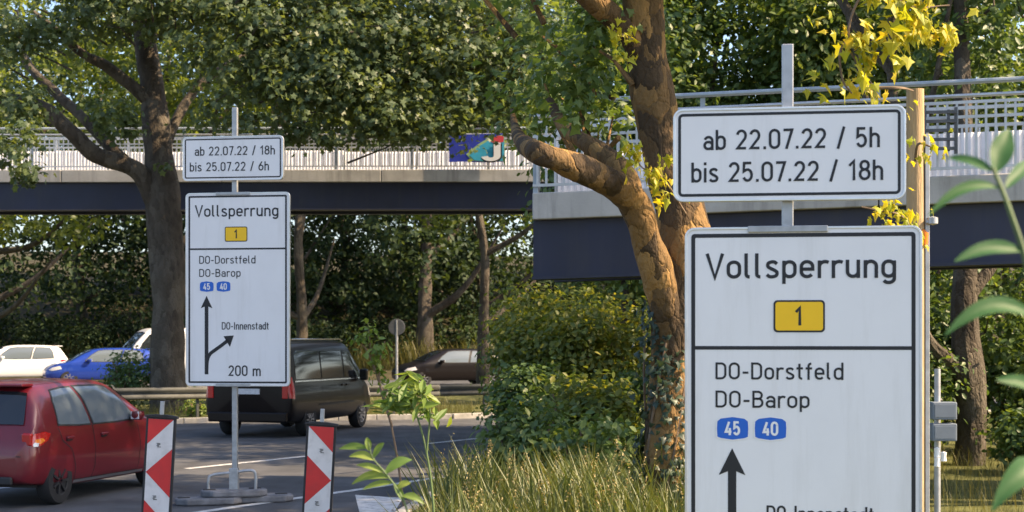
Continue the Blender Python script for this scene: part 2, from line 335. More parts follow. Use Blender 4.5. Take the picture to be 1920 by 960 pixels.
def bush(base, label, rx, ry, h, n, size, seed, lm, group=None, shape='ovate', name='shrub', tilt=0):
    t = thing(name, base, label, 'bush', group); x, y, z = base; r = np.random.default_rng(seed)
    ells = [(x,y,z+h*.48,rx*.8,ry*.8,h*.5)]
    for i in range(5):
        a = r.uniform(0,6.28); q = r.uniform(.35,.75); ells.append((x+rx*q*math.cos(a), y+ry*q*math.sin(a), z+h*r.uniform(.28,.75), rx*.42, ry*.42, h*.27))
    cut = lambda p: p[:,2] > z+.02
    p, nr, s, c = clump_pts(ells, max(8,n//16), 16, .16+.09*min(rx,h), seed, shell=.4, cut=cut)
    tag(leaves('foliage', lm, t, p, nr, s*size, shape, base, seed), kind='stuff')
    mb = MB()
    for i in range(5):
        a = r.uniform(0,6.28); e = np.array((x+rx*.5*math.cos(a), y+ry*.5*math.sin(a), z+h*r.uniform(.5,.8))); b0 = np.array((x+.1*math.cos(a), y+.1*math.sin(a), z-.05))
        mb = MB(); mb.tube([b0,(b0+e)/2+r.normal(size=3)*.08,e],[.035,.025,.01],6); mb.build('stem', M['twig'], t, True, off=base)
    return t

# ------------------------------------------------------------------ ground, roads, verges
def sheet(name, poly, z, m, thick=.0, parent=None):
    mb = MB()
    if thick: mb.slab(poly, z-thick, z)
    else: mb.add([(x,y,z) for x,y in poly], [tuple(range(len(poly)))])
    o = mb.build(name, m, parent); return tag(o, kind='structure')
sheet('ground', [(-400,-60),(400,-60),(400,900),(-400,900)], 0.0, M['soil'])
NEAR = [(-1.75,4),(-1.25,17),(-.78,21),(-.5,25),(.6,30),(5,36.5),(15,43),(34,53)]
MED = [(-60,27),(-24,32),(-11,35.6),(-6,38.0),(-1.5,39.2),(3,42),(12,49),(32,61)]
MEDFAR = [(-60,46),(-24,52),(0,57),(14,62),(32,72)]
OPPF = [(-60,62),(-24,68),(0,73),(14,78),(32,88)]
sheet('road', [(-60,4)]+NEAR+MED[::-1], .004, M['asphalt'])
sheet('opposite_road', MEDFAR+OPPF[::-1], .004, M['asphalt'])
sheet('near_verge', NEAR+[(34,4)], .075, M['verge'], .07)
sheet('median_verge', MED+MEDFAR[::-1], .09, M['verge'], .085)
def kerb(name, line, side, z, root):
    for (a, b) in zip(line[:-1], line[1:]):
        a, b = np.array(a,float), np.array(b,float); d = b-a; L = np.hypot(*d); d /= L; nn = np.array((-d[1],d[0]))*side
        k = max(1,int(round(L/1.0)))
        for i in range(k):
            p = a+d*L*(i+.5)/k+nn*.07
            if abs(p[0]/p[1]) > .42 or p[1] < 12: continue
            mb = MB(); mb.box((0,0,0),(L/k-.012,.14,.15)); o = mb.build('kerb_stone', M['kerb'], root, bevel=.015)
            o.location = (p[0],p[1],z); o.rotation_euler = (0,0,math.atan2(d[1],d[0]))
kn = tag(bpy.data.objects.new('near_kerb', None), kind='structure'); COL.objects.link(kn); kerb('near', NEAR, 1, .04, kn)
km = tag(bpy.data.objects.new('median_kerb', None), kind='structure'); COL.objects.link(km); kerb('median', MED, -1, .055, km)
def stripe(name, pts, w, z=.009, m=None):
    mb = MB()
    for a, b in zip(pts[:-1], pts[1:]):
        a, b = np.array(a,float), np.array(b,float); d = (b-a)/np.hypot(*(b-a)); n = np.array((-d[1],d[0]))*w/2
        mb.add([(*(a-n),z),(*(b-n),z),(*(b+n),z),(*(a+n),z)], [(0,1,2,3)])
    return tag(mb.build(name, m or M['paint']), kind='structure')
stripe('lane_line', [(-5.0,24.6),(-3.25,27.5)], .14)
stripe('lane_line', [(-1.6,30.2),(.1,33.0)], .14)
stripe('lane_line', [(-8.2,19.3),(-6.5,22.1)], .14)
stripe('edge_line', [(-6.0,14.5),(-3.0,19.7),(-2.1,21.2),(-1.0,23.2)], .15)
mb = MB(); mb.add([(-2.02,20.6,.0085),(-1.38,20.2,.0085),(-1.36,18.2,.0085),(-1.75,18.4,.0085)], [(0,1,2,3)]); tag(mb.build('hatched_marking', M['paint']), kind='structure')
stripe('opposite_edge_line', [(-40,49.6),(-24,53),(0,58),(14,63)], .2)
stripe('opposite_lane_line', [(-40,57),(-24,60.5),(0,65.3),(14,70)], .15)
# wooded bank behind the far carriageway
xs = np.linspace(-90,90,61); ys = np.array([72,76,80,86,94,110,140,220]); hh = [-.3,.3,1.4,3.2,5,7,9,10]
mb = MB(); vs = []
for j, (y, h) in enumerate(zip(ys, hh)):
    for x in xs: vs.append((x, y+.2*x+ (2 if j else 0), h + (.35*mnoise.noise(Vector((x*.12,y*.1,0))) if j else 0)))
n = len(xs); mb.add(vs, [(j*n+i, j*n+i+1, (j+1)*n+i+1, (j+1)*n+i) for j in range(len(ys)-1) for i in range(n-1)])
tag(mb.build('wooded_bank', M['soil'], smooth=True), kind='structure')

# ------------------------------------------------------------------ footbridge
br = thing('footbridge', (0,44,0), 'long footbridge with white barred railing, concrete edge and navy girder', 'bridge')
BO = (0,44,0)
def bridge_span(A, B, zA, zB, depth, into, bars, first, y_only=False, pitch=.13, sheets=True):
    """A,B near-edge ends in plan; the deck lies on the 'into' side"""
    A, B, into = np.array(A,float), np.array(B,float), np.array(into,float); L = np.hypot(*(B-A))
    at = lambda s, o, z: np.array((*(A+(B-A)*s/L+into*o), zA+(zB-zA)*s/L+z))
    def prism4(name, o0, o1, z0, z1, m, bev=.0, s0=0, s1=L):
        mb = MB(); mb.add([at(s,o,z) for s in (s0,s1) for o,z in ((o0,z0),(o1,z0),(o1,z1),(o0,z1))], [(0,1,2,3),(7,6,5,4),(0,4,5,1),(1,5,6,2),(2,6,7,3),(3,7,4,0)])
        return mb.build(name, m, br, off=BO, bevel=bev)
    k = max(1,int(round(L/4.2)))
    for i in range(k):      # concrete edge beams with open joints
        prism4('edge_beam', 0, .28, -.34, 0, M['concrete'], .015, L*i/k+.008, L*(i+1)/k-.008)
    prism4('deck', .28, depth-.28, -.24, -.05, M['concrete']); prism4('far_edge_beam', depth-.28, depth, -.34, 0, M['concrete'])
    prism4('girder', .14, .40, -1.06, -.343, M['navy']); prism4('girder', depth-.40, depth-.14, -1.06, -.343, M['navy'])
    prism4('girder_flange', .02, .52, -1.10, -1.062, M['navy'])
    # near railing
    for hz, rr, mm in ((1.15,.032,'railblue'),(.98,.024,'rail')):
        mb = MB(); mb.tube([at(0,.1,hz),at(L,.1,hz)], rr, 8); mb.build('handrail', M[mm], br, True, off=BO)
    for hz in (.90,.72,.10):
        mb = MB(); mb.beam(at(0,.1,hz),at(L,.1,hz),.03,.035); mb.build('rail', M['rail'], br, off=BO)
    post = MB(); post.box((0,0,.56),(.06,.05,1.13)); pm = post.mesh('post'); pm.materials.append(M['railblue'])
    bar = MB(); bar.box((0,0,.49),(.028,.02,.80)); bmsh = bar.mesh('baluster'); bmsh.materials.append(M['rail'])
    np_ = max(1,int(round(L/2.1)))
    for i in range(np_+1):
        o = inst('railing_post', pm, at(min(max(L*i/np_,.03),L-.03),.14,0)-np.array(BO), br); o.rotation_euler = (0,0,math.atan2(*(B-A)[::-1]))
    far = MB(); nb = int(L/pitch)
    for i in range(nb):
        s = (i+.5)*L/nb; p = at(s,.1,0)
        if bars and -.36 < p[0]/p[1] < .345:
            o = inst('baluster', bmsh, p-np.array(BO), br); o.rotation_euler = (0,0,math.atan2(*(B-A)[::-1]))
        else: far.box((p[0],p[1],p[2]+.49),(.026,.026,.8))
        q = at(s,depth-.1,0); far.box((q[0],q[1],q[2]+.49),(.024,.024,.8))
    for hz in (1.15,.9,.1): far.beam(at(0,depth-.1,hz),at(L,depth-.1,hz),.045,.045)
    for i in range(np_+1):
        q = at(L*i/np_,depth-.1,0); far.box((q[0],q[1],q[2]+.56),(.06,.06,1.12))
    tag(far.build('back_railing', M['rail'], br, off=BO), kind='stuff')
    if sheets:                # corrugated white sheets fixed to the back railing
        k = max(1,int(round(L/2.1)))
        for i in range(k):
            s0, s1 = L*i/k+.03, L*(i+1)/k-.03; c = int((s1-s0)/.045); mb = MB(); vs = []
            for j in range(c+1):
                s = s0+(s1-s0)*j/c; o = depth-.19+(.018 if j%2 else -.018)
                vs += [at(s,o,.06), at(s,o,.76+.02*((i*7)%3))]
            mb.add(vs, [(2*j,2*j+2,2*j+3,2*j+1) for j in range(c)]); mb.build('corrugated_sheet', M['sheet'], br, off=BO, fix=False)
bridge_span((-30,44),(14,44),6.57,6.62,2.6,(0,1),True,0)
for (x,y,zt) in ((-7.6,45.3,5.45),(-22,45.3,5.45),(9,45.3,5.45)):
    mb = MB(); mb.box((x,y,zt-.14),(1.5,1.5,.32)); mb.tube([(x,y,-.1),(x,y,zt-.25)],[.36,.33],16); mb.build('pier', M['concrete'], br, off=BO, bevel=.01)
# second, nearer footbridge with a stair at its left end
br = thing('footbridge', (.25,20.3,0), 'nearer footbridge passing behind the near sign and golden trunk', 'bridge'); BO = (.25,20.3,0)
NB0, NB1 = np.array((.25,20.3)), np.array((13.0,18.3)); dn = (NB1-NB0)/np.hypot(*(NB1-NB0))
bridge_span(tuple(NB0),tuple(NB1),3.87,4.22,2.6,(-dn[1],dn[0]),True,1,pitch=.115)
ns = 23
for i in range(ns):
    z = 3.87-.168*(i+1); y = 23.0+.28*i; mb = MB(); mb.box((3.5,y+.15,z-.03),(1.5,.31,.06)); mb.build('stair_step', M['concrete'], br, off=BO)
for x in (2.7,4.3):
    mb = MB(); mb.beam((x,22.95,3.62),(x,29.5,-.12),.08,.30); mb.build('stair_stringer', M['navy'], br, off=BO)
    mb = MB(); mb.tube([(x,22.95,4.85),(x,29.4,1.0),(x,29.4,.0)],.025,8)
    for k in range(8): yy = 23+.85*k; zz = 3.8-.6*.85*k; mb.box((x,yy,zz+.5),(.04,.04,1.0))
    mb.build('stair_rail', M['rail'], br, off=BO)
mb = MB(); mb.tube([(.35,20.4,5.02),(.35,22.9,5.02)],.03,8); mb.build('handrail', M['railblue'], br, True, off=BO)
for k in range(17): mb = MB(); mb.box((.35,20.5+.14*k,4.36),(.024,.024,.80)); mb.build('baluster', M['rail'], br, off=BO)
for zz in (3.97,4.77): mb = MB(); mb.beam((.35,20.4,zz),(.35,22.9,zz),.03,.035); mb.build('rail', M['rail'], br, off=BO)
for (x,y,zt) in ((3.9,21.2,2.85),(11.5,20.0,3.0)):
    mb = MB(); mb.box((x,y,zt-.14),(1.5,1.5,.32)); mb.tube([(x,y,-.1),(x,y,zt-.25)],[.36,.33],16); mb.build('pier', M['concrete'], br, off=BO, bevel=.01)
# louvred grey box on the near railing
mb = MB(); q = P(1762,245,19.35); ang = math.atan2(dn[1],dn[0])
for i in range(5): mb.box((q[0],q[1]-.03,q[2]-.22+i*.11),(.36,.05,.035),ang)
for sx in (-.19,.19): mb.box((q[0]+sx,q[1]-.02,q[2]),(.035,.06,.56),ang)
mb.box((q[0]+.1,q[1]-.02,q[2]),(.03,.055,.5),ang)
mb.build('louvre_gate', M['grey'], br, off=BO)
# banner tied to the far railing
bn = thing('banner', P(885,305,43.9), 'blue and turquoise cloth banner with a white letter J on railing', 'banner')
def bpoly(name, pts, m, dy, par=None):
    o0 = P(885,305,43.9); mb = MB(); c = [P(x,y,43.9-dy) for x,y in pts]; n = len(c)
    mb.add(c+[p+np.array((0,.004,0)) for p in c], [tuple(range(n)),tuple(range(2*n-1,n-1,-1))]+[(i,i+n,(i+1)%n+n,(i+1)%n) for i in range(n)])
    return mb.build(name, m, par or bn, off=o0)
cl = bpoly('cloth', [(842,255),(868,252.5),(900,251),(946,250),(946,303),(905,304.5),(870,303),(842,304)], M['banner'], 0)
bpoly('green_border', [(874,289),(897,270),(915,259),(946,247.5+4),(946,302),(905,303),(884,301)], M['lime'], .006, cl)
bpoly('turquoise_field', [(880,291),(900,273),(917,263),(945,255),(945,301),(907,302),(889,300)], M['cyan'], .012, cl)
bpoly('red_patch', [(919,263),(926,257),(936,254),(945,256),(944,266),(931,268),(923,267)], M['bred'], .018, cl)
# ------------------------------------------------------------------ lettering (stroke letters in the manner of road sign type)
def arc(cx,cy,rx,ry,a0,a1,n=9): return [(cx+rx*math.cos(math.radians(a0+(a1-a0)*i/n)), cy+ry*math.sin(math.radians(a0+(a1-a0)*i/n))) for i in range(n+1)]
def loop(x0,y0,x1,y1,r):
    r2 = min(r,(y1-y0)/2); p = arc(x1-r,y1-r2,r,r2,0,90,5)+arc(x0+r,y1-r2,r,r2,90,180,5)+arc(x0+r,y0+r2,r,r2,180,270,5)+arc(x1-r,y0+r2,r,r2,270,360,5)
    return p+[p[0],p[1]]
def sp(*p): return [tuple(q) for q in spline(p,5)]
GL = {
 'a': (.50,[arc(.255,.47,.185,.18,165,0,8)+[(.44,.3),(.44,0)], loop(.06,.065,.44,.40,.16)]),
 'b': (.51,[[(.07,1),(.07,0)], loop(.07,.065,.45,.655,.19)]),
 'd': (.51,[[(.44,1),(.44,0)], loop(.06,.065,.44,.655,.19)]),
 'p': (.51,[[(.07,.70),(.07,-.22)], loop(.07,.065,.45,.655,.19)]),
 'g': (.51,[loop(.06,.065,.44,.655,.19), [(.44,.68),(.44,0)]+arc(.25,-.02,.19,.165,0,-150,8)]),
 'o': (.51,[loop(.06,.065,.45,.655,.19)]),
 'e': (.51,[[(.06,.36),(.45,.36),(.45,.46)]+arc(.255,.46,.195,.195,0,180,10)+[(.06,.26)]+arc(.255,.26,.195,.195,180,325,8)]),
 'h': (.51,[[(.07,1),(.07,0)], arc(.255,.465,.185,.19,175,0,9)+[(.44,.3),(.44,0)]]),
 'n': (.51,[[(.07,.70),(.07,0)], arc(.255,.465,.185,.19,175,0,9)+[(.44,.3),(.44,0)]]),
 'm': (.80,[[(.07,.70),(.07,0)], arc(.235,.485,.165,.17,175,0,9)+[(.40,.3),(.40,0)], arc(.565,.485,.165,.17,175,0,9)+[(.73,.3),(.73,0)]]),
 'u': (.51,[[(.44,.72),(.44,0)], [(.07,.72),(.07,.3)]+arc(.255,.255,.185,.19,180,355,9)]),
 'r': (.38,[[(.07,.70),(.07,0)], arc(.27,.455,.20,.20,178,55,7)]),
 's': (.47,[sp((.40,.57),(.32,.645),(.22,.655),(.10,.60),(.09,.47),(.19,.39),(.30,.33),(.40,.24),(.37,.11),(.24,.065),(.13,.08),(.05,.15))]),
 't': (.37,[[(.15,.93),(.15,.2)]+arc(.28,.19,.13,.125,180,275,6), [(.0,.66),(.33,.66)]]),
 'f': (.36,[[(.15,0),(.15,.8)]+arc(.28,.80,.13,.135,180,85,6), [(.0,.66),(.33,.66)]]),
 'l': (.27,[[(.07,1),(.07,.18)]+arc(.185,.18,.115,.115,180,275,6)]),
 'i': (.17,[[(.085,.72),(.085,0)], [(.085,.86),(.085,1.0)]]),
 'I': (.2,[[(.1,1),(.1,0)]]),
 'V': (.62,[[(.04,1),(.31,.03),(.58,1)]]),
 'D': (.60,[[(.07,.065),(.30,.065)]+arc(.30,.30,.23,.235,-90,0,7)+arc(.30,.70,.23,.235,0,90,7)+[(.07,.935),(.07,.03)]]),
 'O': (.60,[loop(.065,.065,.53,.935,.23)]),
 'B': (.58,[[(.07,.53),(.30,.53)]+arc(.30,.73,.19,.205,-90,90,8)+[(.07,.935),(.07,.065),(.32,.065)]+arc(.32,.30,.20,.235,-90,90,8)+[(.07,.535)]]),
 'J': (.5,[[(.40,1),(.40,.28)]+arc(.225,.265,.175,.20,0,-170,9)]),
 '-': (.36,[[(.03,.40),(.33,.40)]]),
 '.': (.20,[[(.1,0),(.1,.14)]]),
 '/': (.42,[[(.06,-.04),(.36,1.04)]]),
 '0': (.57,[loop(.065,.065,.50,.935,.2175)]),
 '1': (.40,[[(.05,.72),(.27,.95),(.27,0)]]),
 '2': (.56,[arc(.275,.70,.205,.235,170,-20,9)+[(.44,.54),(.08,.07),(.50,.07)]]),
 '4': (.58,[[(.34,.97),(.07,.25),(.53,.25)], [(.40,.52),(.40,0)]]),
 '5': (.56,[[(.46,.935),(.11,.935),(.09,.52)]+arc(.275,.34,.205,.275,125,-155,12)]),
 '6': (.57,[loop(.07,.065,.50,.59,.215), sp((.40,.98),(.22,.72),(.085,.46),(.07,.32))]),
 '7': (.52,[[(.05,.935),(.47,.935),(.19,0)]]),
 '8': (.57,[loop(.065,.065,.505,.53,.22), loop(.10,.53,.47,.935,.185)]),
 ' ': (.30,[]),
}
def stroke(mb, pts, T, z):              # a thick line in the x,y plane at height z
    p = [np.array(q,float) for q in pts]; q = [p[0]]
    for a in p[1:]:
        if np.hypot(*(a-q[-1])) > 1e-6: q.append(a)
    p = q; n = len(p); L, R = [], []
    for i in range(n):
        a = p[i]-p[i-1] if i else p[1]-p[0]; b = p[i+1]-p[i] if i < n-1 else p[-1]-p[-2]
        a /= np.hypot(*a); b /= np.hypot(*b); na, nb = np.array((-a[1],a[0])), np.array((-b[1],b[0])); m = na+nb; h = np.hypot(*m)
        m = m/h if h > .3 else na; k = T/2/max(.5, m.dot(na)); L.append(p[i]+m*k); R.append(p[i]-m*k)
    vs = [(*v,z) for v in L]+[(*v,z) for v in R]; mb.add(vs, [(n+i,n+i+1,i+1,i) for i in range(n-1)])
def lettering(name, text, x0, x1, base, cap, m, parent, y, T=.135, ux=1.0, tall=True):
    """x right, z up in the parent's frame, the face towards -y; text fitted between x0 and x1"""
    w = 0; lay = []
    for c in text: lay.append((w, GL[c][1])); w += GL[c][0]+.10
    w -= .10; k = (x1-x0)/w; mb = MB(); e = 0
    for gx, ss in lay:
        for s in ss:
            e += 1; stroke(mb, [((gx+a)*k, b*cap) for a, b in s], T*min(cap,k*1.15), e*.00006)   # each stroke a hair in front
    mb2 = MB(); mb2.v = [(x0+a, y-.0005-c, base+b) for a, b, c in mb.v]; mb2.f = mb.f
    return mb2.build(name, m, parent, fix=False)
def rrect(x0,z0,x1,z1,r,n=6):
    return [p for cx,cz,a in ((x1-r,z1-r,0),(x0+r,z1-r,90),(x0+r,z0+r,180),(x1-r,z0+r,270)) for p in arc(cx,cz,r,r,a,a+90,n)]
def ring(mb, o, i, y):                  # flat ring between two outlines of equal count
    n = len(o); mb.add([(a,y,b) for a,b in o]+[(a,y,b) for a,b in i], [(k,(k+1)%n,(k+1)%n+n,k+n) for k in range(n)])
def flat(name, poly, y, m, par):
    mb = MB(); mb.add([(a,y,b) for a,b in poly], [tuple(range(len(poly)))]); return mb.build(name, m, par, fix=False)
def sign_board(name, x0, z0, x1, z1, r, lw, inset, par, y=0.0):
    """board with rounded aluminium edge, white face and black border line; front at y"""
    mb = MB(); mb.prism(rrect(x0,z0,x1,z1,r), y+.006, y+.045); b = mb.build(name, M['alu'], par, bevel=.006)
    e = .010; mb = MB(); mb.prism(rrect(x0+e,z0+e,x1-e,z1-e,r-e), y, y+.0061); mb.build('face', M['signwhite'], b)
    mb = MB(); mb.prism(rrect(x0-.002,z0-.002,x1+.002,z1+.002,r), y-.003, y+.005)
    o = rrect(x0,z0,x1,z1,r); i = rrect(x0+.013,z0+.013,x1-.013,z1-.013,r-.013); n = len(o)
    mb = MB(); mb.add([(a,yy,c) for yy in (y-.005,y+.008) for pl in (o,i) for a,c in pl],
        [(k,(k+1)%n,(k+1)%n+n,k+n) for k in range(n)]+[(2*n+k,(k+1)%n+2*n,(k+1)%n,k) for k in range(n)]+[(n+k,(k+1)%n+n,(k+1)%n+3*n,k+3*n) for k in range(n)])
    mb.build('edge_profile', M['alu'], b, bevel=.002)
    mb = MB(); ring(mb, rrect(x0+inset,z0+inset,x1-inset,z1-inset,max(.01,r-inset)), rrect(x0+inset+lw,z0+inset+lw,x1-inset-lw,z1-inset-lw,max(.006,r-inset-lw)), y-.001)
    mb.build('border_line', M['ink'], b, fix=False)
    return b
def road_sign(loc, rz, k, main, date, texts, post_x, post_top, post_w, label, name='closure_sign'):
    """k metres per drawing unit; boards in metres in the local frame (x right, z up, face to -y)"""
    t = thing(name, loc, label, 'road sign', 'closure notice signs', rz)
    mb = MB(); mb.box((post_x,.075,post_top/2),(post_w,.05,post_top)); mb.build('post', M['galv'], t, bevel=.006)
    x0,z0,x1,z1 = main; b = sign_board('direction_board', x0,z0,x1,z1,.055,.022,.036,t)
    X = lambda u: x0+u*k
    Z = lambda v: z1-v*k
    y = -.001
    lettering('lettering','Vollsperrung',X(18.5),X(181.5),Z(45),22*k,M['ink'],b,y)
    mb = MB(); mb.prism(rrect(X(77),Z(92),X(121),Z(64),3.4*k),y-.0015,y); bd = mb.build('route_badge', M['ink'], b)
    flat('badge_field', rrect(X(78.6),Z(90.4),X(119.4),Z(65.6),2.4*k), y-.0025, M['yellow'], bd)
    lettering('badge_number','1',X(95.5),X(101.5),Z(86),16*k,M['ink'],bd,y-.003,T=.16)
    flat('divider_line', [(X(7),Z(107.2)),(X(196),Z(107.2)),(X(196),Z(104)),(X(7),Z(104))], y-.0005, M['ink'], b)
    lettering('lettering','DO-Dorstfeld',X(26.5),X(137),Z(133.3),15*k,M['ink'],b,y,T=.125)
    lettering('lettering','DO-Barop',X(26.5),X(108),Z(158),15*k,M['ink'],b,y,T=.125)
    for u0, num in ((26.8,'45'),(59.6,'40')):
        sh = lambda g: [(X(u0+4.6-g*.2),Z(167.6-g)),(X(u0+1.6-g),Z(170-g*.6)),(X(u0+1.2-g),Z(176)),(X(u0+1.6-g),Z(183.4+g*.6)),(X(u0+4.6-g*.2),Z(184.6+g)),(X(u0+14.8),Z(186+g)),(X(u0+25-g*-.2),Z(184.6+g)),(X(u0+28+g),Z(183.4+g*.6)),(X(u0+28.4+g),Z(176)),(X(u0+28+g),Z(170-g*.6)),(X(u0+25+g*.2),Z(167.6-g)),(X(u0+14.8),Z(166.2-g))]
        s = flat('motorway_shield', sh(0), y-.001, M['blue'], b)
        mb = MB(); ring(mb, sh(1.0), sh(.1), y-.0013); mb.build('shield_rim', M['white'], s, fix=False)
        lettering('shield_number', num, X(u0+8.2), X(u0+21.2), Z(182), 12*k, M['white'], s, y-.002, T=.17)
    mb = MB(); a = X(41.2); mb.add([(X(29.6),y-.001,Z(217)),(X(37.6),y-.001,Z(213.6)),(X(37.6),y-.001,Z(341)),(X(44.8),y-.001,Z(341)),(X(44.8),y-.001,Z(213.6)),(X(52.8),y-.001,Z(217)),(a,y-.001,Z(193.5))],[(0,1,6),(1,4,6),(4,5,6),(1,2,3,4)])
    mb.build('straight_arrow', M['ink'], b, fix=False)
    mb = MB(); stroke(mb, spline([(X(41.6),Z(331)),(X(42.6),Z(315)),(X(48),Z(303)),(X(57),Z(296)),(X(70),Z(287)),(X(84),Z(276.5))],6), 6.6*k, 0)
    hb = [(X(94.5),Z(268)),(X(74.5),Z(269.3)),(X(80.5),Z(279.2)),(X(87),Z(289.5))]; o = len(mb.v); mb.v += [(p[0],p[1],0) for p in hb]; mb.f += [(o,o+1,o+2),(o,o+2,o+3)]
    mb.v = [(p,y-.0013,q) for p,q,_ in mb.v]; mb.build('branch_arrow', M['ink'], b, fix=False)
    lettering('lettering','DO-Innenstadt',X(71),X(163),Z(257),14*k,M['ink'],b,y,T=.13)
    lettering('lettering','200 m',X(84),X(147),Z(344),20*k,M['ink'],b,y)
    xm = post_x   # clamp strips on the upper and lower edge, with the lighter edge pieces beside them
    for zz in (z1-.013, z0+.013):
        mb = MB(); mb.box((xm,.0,zz),(.44,.026,.036)); mb.build('clamp_strip', M['galv'], b, bevel=.004)
    x0,z0,x1,z1 = date; d = sign_board('date_board', x0,z0,x1,z1,.055,.016,.028,t)
    for (s, a, c, bz, cap) in texts: lettering('lettering', s, a, c, bz, cap, M['ink'], d, y, T=.13)
    for b_, zz in ((d,(z0+z1)/2+.12),(d,(z0+z1)/2-.12)):
        mb = MB(); mb.box((post_x,.058,zz),(post_w+.08,.03,.05)); mb.build('clamp', M['galv'], b_)
    return t
# near sign in the right of the view
def frame_of(px, Y): return G(px, Y)
YR = 8.93; kr = YR/FPX; lr = G(1477,YR); rx = lambda px: (px-1477)*kr; rz_ = lambda py: EYE+(HOR-py)*kr
road_sign(lr, math.radians(-9), 437*kr/203, (rx(1285),rz_(1209),rx(1722.5),rz_(425)), (rx(1263),rz_(376),rx(1693),rz_(200)),
  [('ab 22.07.22 / 5h',rx(1320),rx(1646),rz_(279),38*kr),('bis 25.07.22 / 18h',rx(1297),rx(1652),rz_(340),38*kr)], 0, rz_(79), .065,
  'large near white closure sign reading 5h and 18h, cropped by the picture edge')
YL = 19.6; kl = YL/FPX; ll = G(437,YL); lx = lambda px: (px-437)*kl; lz = lambda py: EYE+(HOR-py)*kl
road_sign(ll, math.radians(-9), kl, (lx(344),lz(724),lx(547),lz(361)), (lx(338),lz(338),lx(534.5),lz(255)),
  [('ab 22.07.22 / 18h',lx(362),lx(518.5),lz(291),17*kl),('bis 25.07.22 / 6h',lx(352),lx(507),lz(320.5),17*kl)], 0, lz(200), .066,
  'white closure sign reading 18h and 6h on a post between striped beacons')
# base plates and hoop of the far sign, standing on the road
t = thing('sign_base', (ll[0],ll[1],.009), 'low grey recycled base plates with a tube hoop under sign post', 'sign base')
def plate_poly(cx, cy, L, Wd, rz, c=.12):
    ca, sa = math.cos(rz), math.sin(rz); h = [(-L/2+c,-Wd/2),(L/2-c,-Wd/2),(L/2,-Wd/2+c),(L/2,Wd/2-c),(L/2-c,Wd/2),(-L/2+c,Wd/2),(-L/2,Wd/2-c),(-L/2,-Wd/2+c)]
    return [(cx+ca*a-sa*b, cy+sa*a+ca*b) for a, b in h]
for cx, cy, z in ((-.28,-.10,0),(.30,.22,0),(-.0,.06,.083)):
    mb = MB(); mb.slab(plate_poly(cx,cy,.80,.40,.30),z,z+.08); o = mb.build('plate', M['plate'], t, bevel=.02)
    for u in (-.28,.28):
        mb = MB(); mb.box((cx+u*math.cos(.35)-.02,cy+u*math.sin(.35),z+.077),(.15,.07,.03),.35); mb.build('grip_recess', M['rubber'], o, bevel=.01)
mb = MB(); h = .34
mb.tube(spline([(-.30,.0,.1),(-.30,0,h-.06),(-.25,.01,h),(0,.05,h+.03),(.20,.09,h+.05),(.26,.10,h),(.26,.10,.15)],5), .019, 10); mb.build('hoop', M['galv'], t, True)
mb = MB(); mb.box((0,.075,.22),(.11,.10,.40)); mb.build('socket', M['galv'], t, bevel=.006)

# ------------------------------------------------------------------ striped beacons
def beacon(px_top, px_bot, ytop, Y, left, label, lean):
    k = Y/FPX; base = G(px_bot, Y); base[2] = .009
    t = thing('guide_beacon', base, label, 'beacon', 'striped guide beacons', 0, 0, lean)
    Wd = .235; Ht = EYE+(HOR-ytop)*k; z1 = Ht; z0 = z1-1.02; s = 1 if left else -1
    mb = MB(); mb.prism(rrect(-Wd/2-.022,z0-.02,Wd/2+.022,z1+.012,.012,3), -.018, .022); fr = mb.build('frame', M['rubber'], t, bevel=.004)
    mb = MB(); mb.prism([(-Wd/2-.04,z1+.005),(Wd/2+.04,z1-.002),(Wd/2+.035,z1+.02),(.05,z1+.032),(-.05,z1+.032),(-Wd/2-.035,z1+.02)],-.03,.034); mb.build('top_cap', M['rubber'], t, bevel=.004)
    mb = MB(); mb.box((0,.002,z1+.09),(.038,.03,.13)); mb.build('lamp_peg', M['galv'], t, bevel=.003)
    mb = MB(); mb.add([(-Wd/2,-.0195,z0),(Wd/2,-.0195,z0),(Wd/2,-.0195,z1-.012),(-Wd/2,-.0195,z1-.012)],[(0,1,2,3)]); fc = mb.build('white_face', M['beaconwhite'], t, fix=False)
    w = Wd; top = z1-.012
    def q(poly):       # (u from the pointed side 0..1, v down in widths)
        return [((-w/2+u*w)*s, -.0212, top-v*w) for u, v in poly]
    for poly in ([(0,0),(1,0),(0,1.0)], [(0,2.12),(1,1.17),(1,3.10)], [(0,3.24),(1,4.26),(0,4.26)]):
        mb = MB(); v = q(poly); mb.add(v,[tuple(range(len(v))) if s>0 else tuple(range(len(v)-1,-1,-1))]); mb.build('red_stripe', M['beaconred'], fc, fix=False)
    for u, v in ((.45,1.02),(.4,3.12)) if left else ((.45,.95),(.52,3.05)):
        c = q([(u,v)])[0]
        for i in range(4):
            mb = MB(); mb.box((c[0]+.008*math.sin(i*9),-.022,c[2]+.014-.011*i),(.034-.006*(i%3),.0015,.006)); mb.build('type_mark', M['ink'], fc)
    mb = MB(); mb.slab(plate_poly(0,0,.40,.80,0,.08),0,.10); mb.build('foot_plate', M['plate'], t, bevel=.015)
    mb = MB(); mb.box((0,.0,.18),(.06,.04,.30)); mb.build('foot_stem', M['rubber'], t)
    return t
beacon(303,289,785,15.0,True,'red and white beacon with arrowhead pointing left, in front of red car',.055)
beacon(604,590,799,15.0,False,'red and white beacon with arrowhead pointing right, in front of black van',.055)
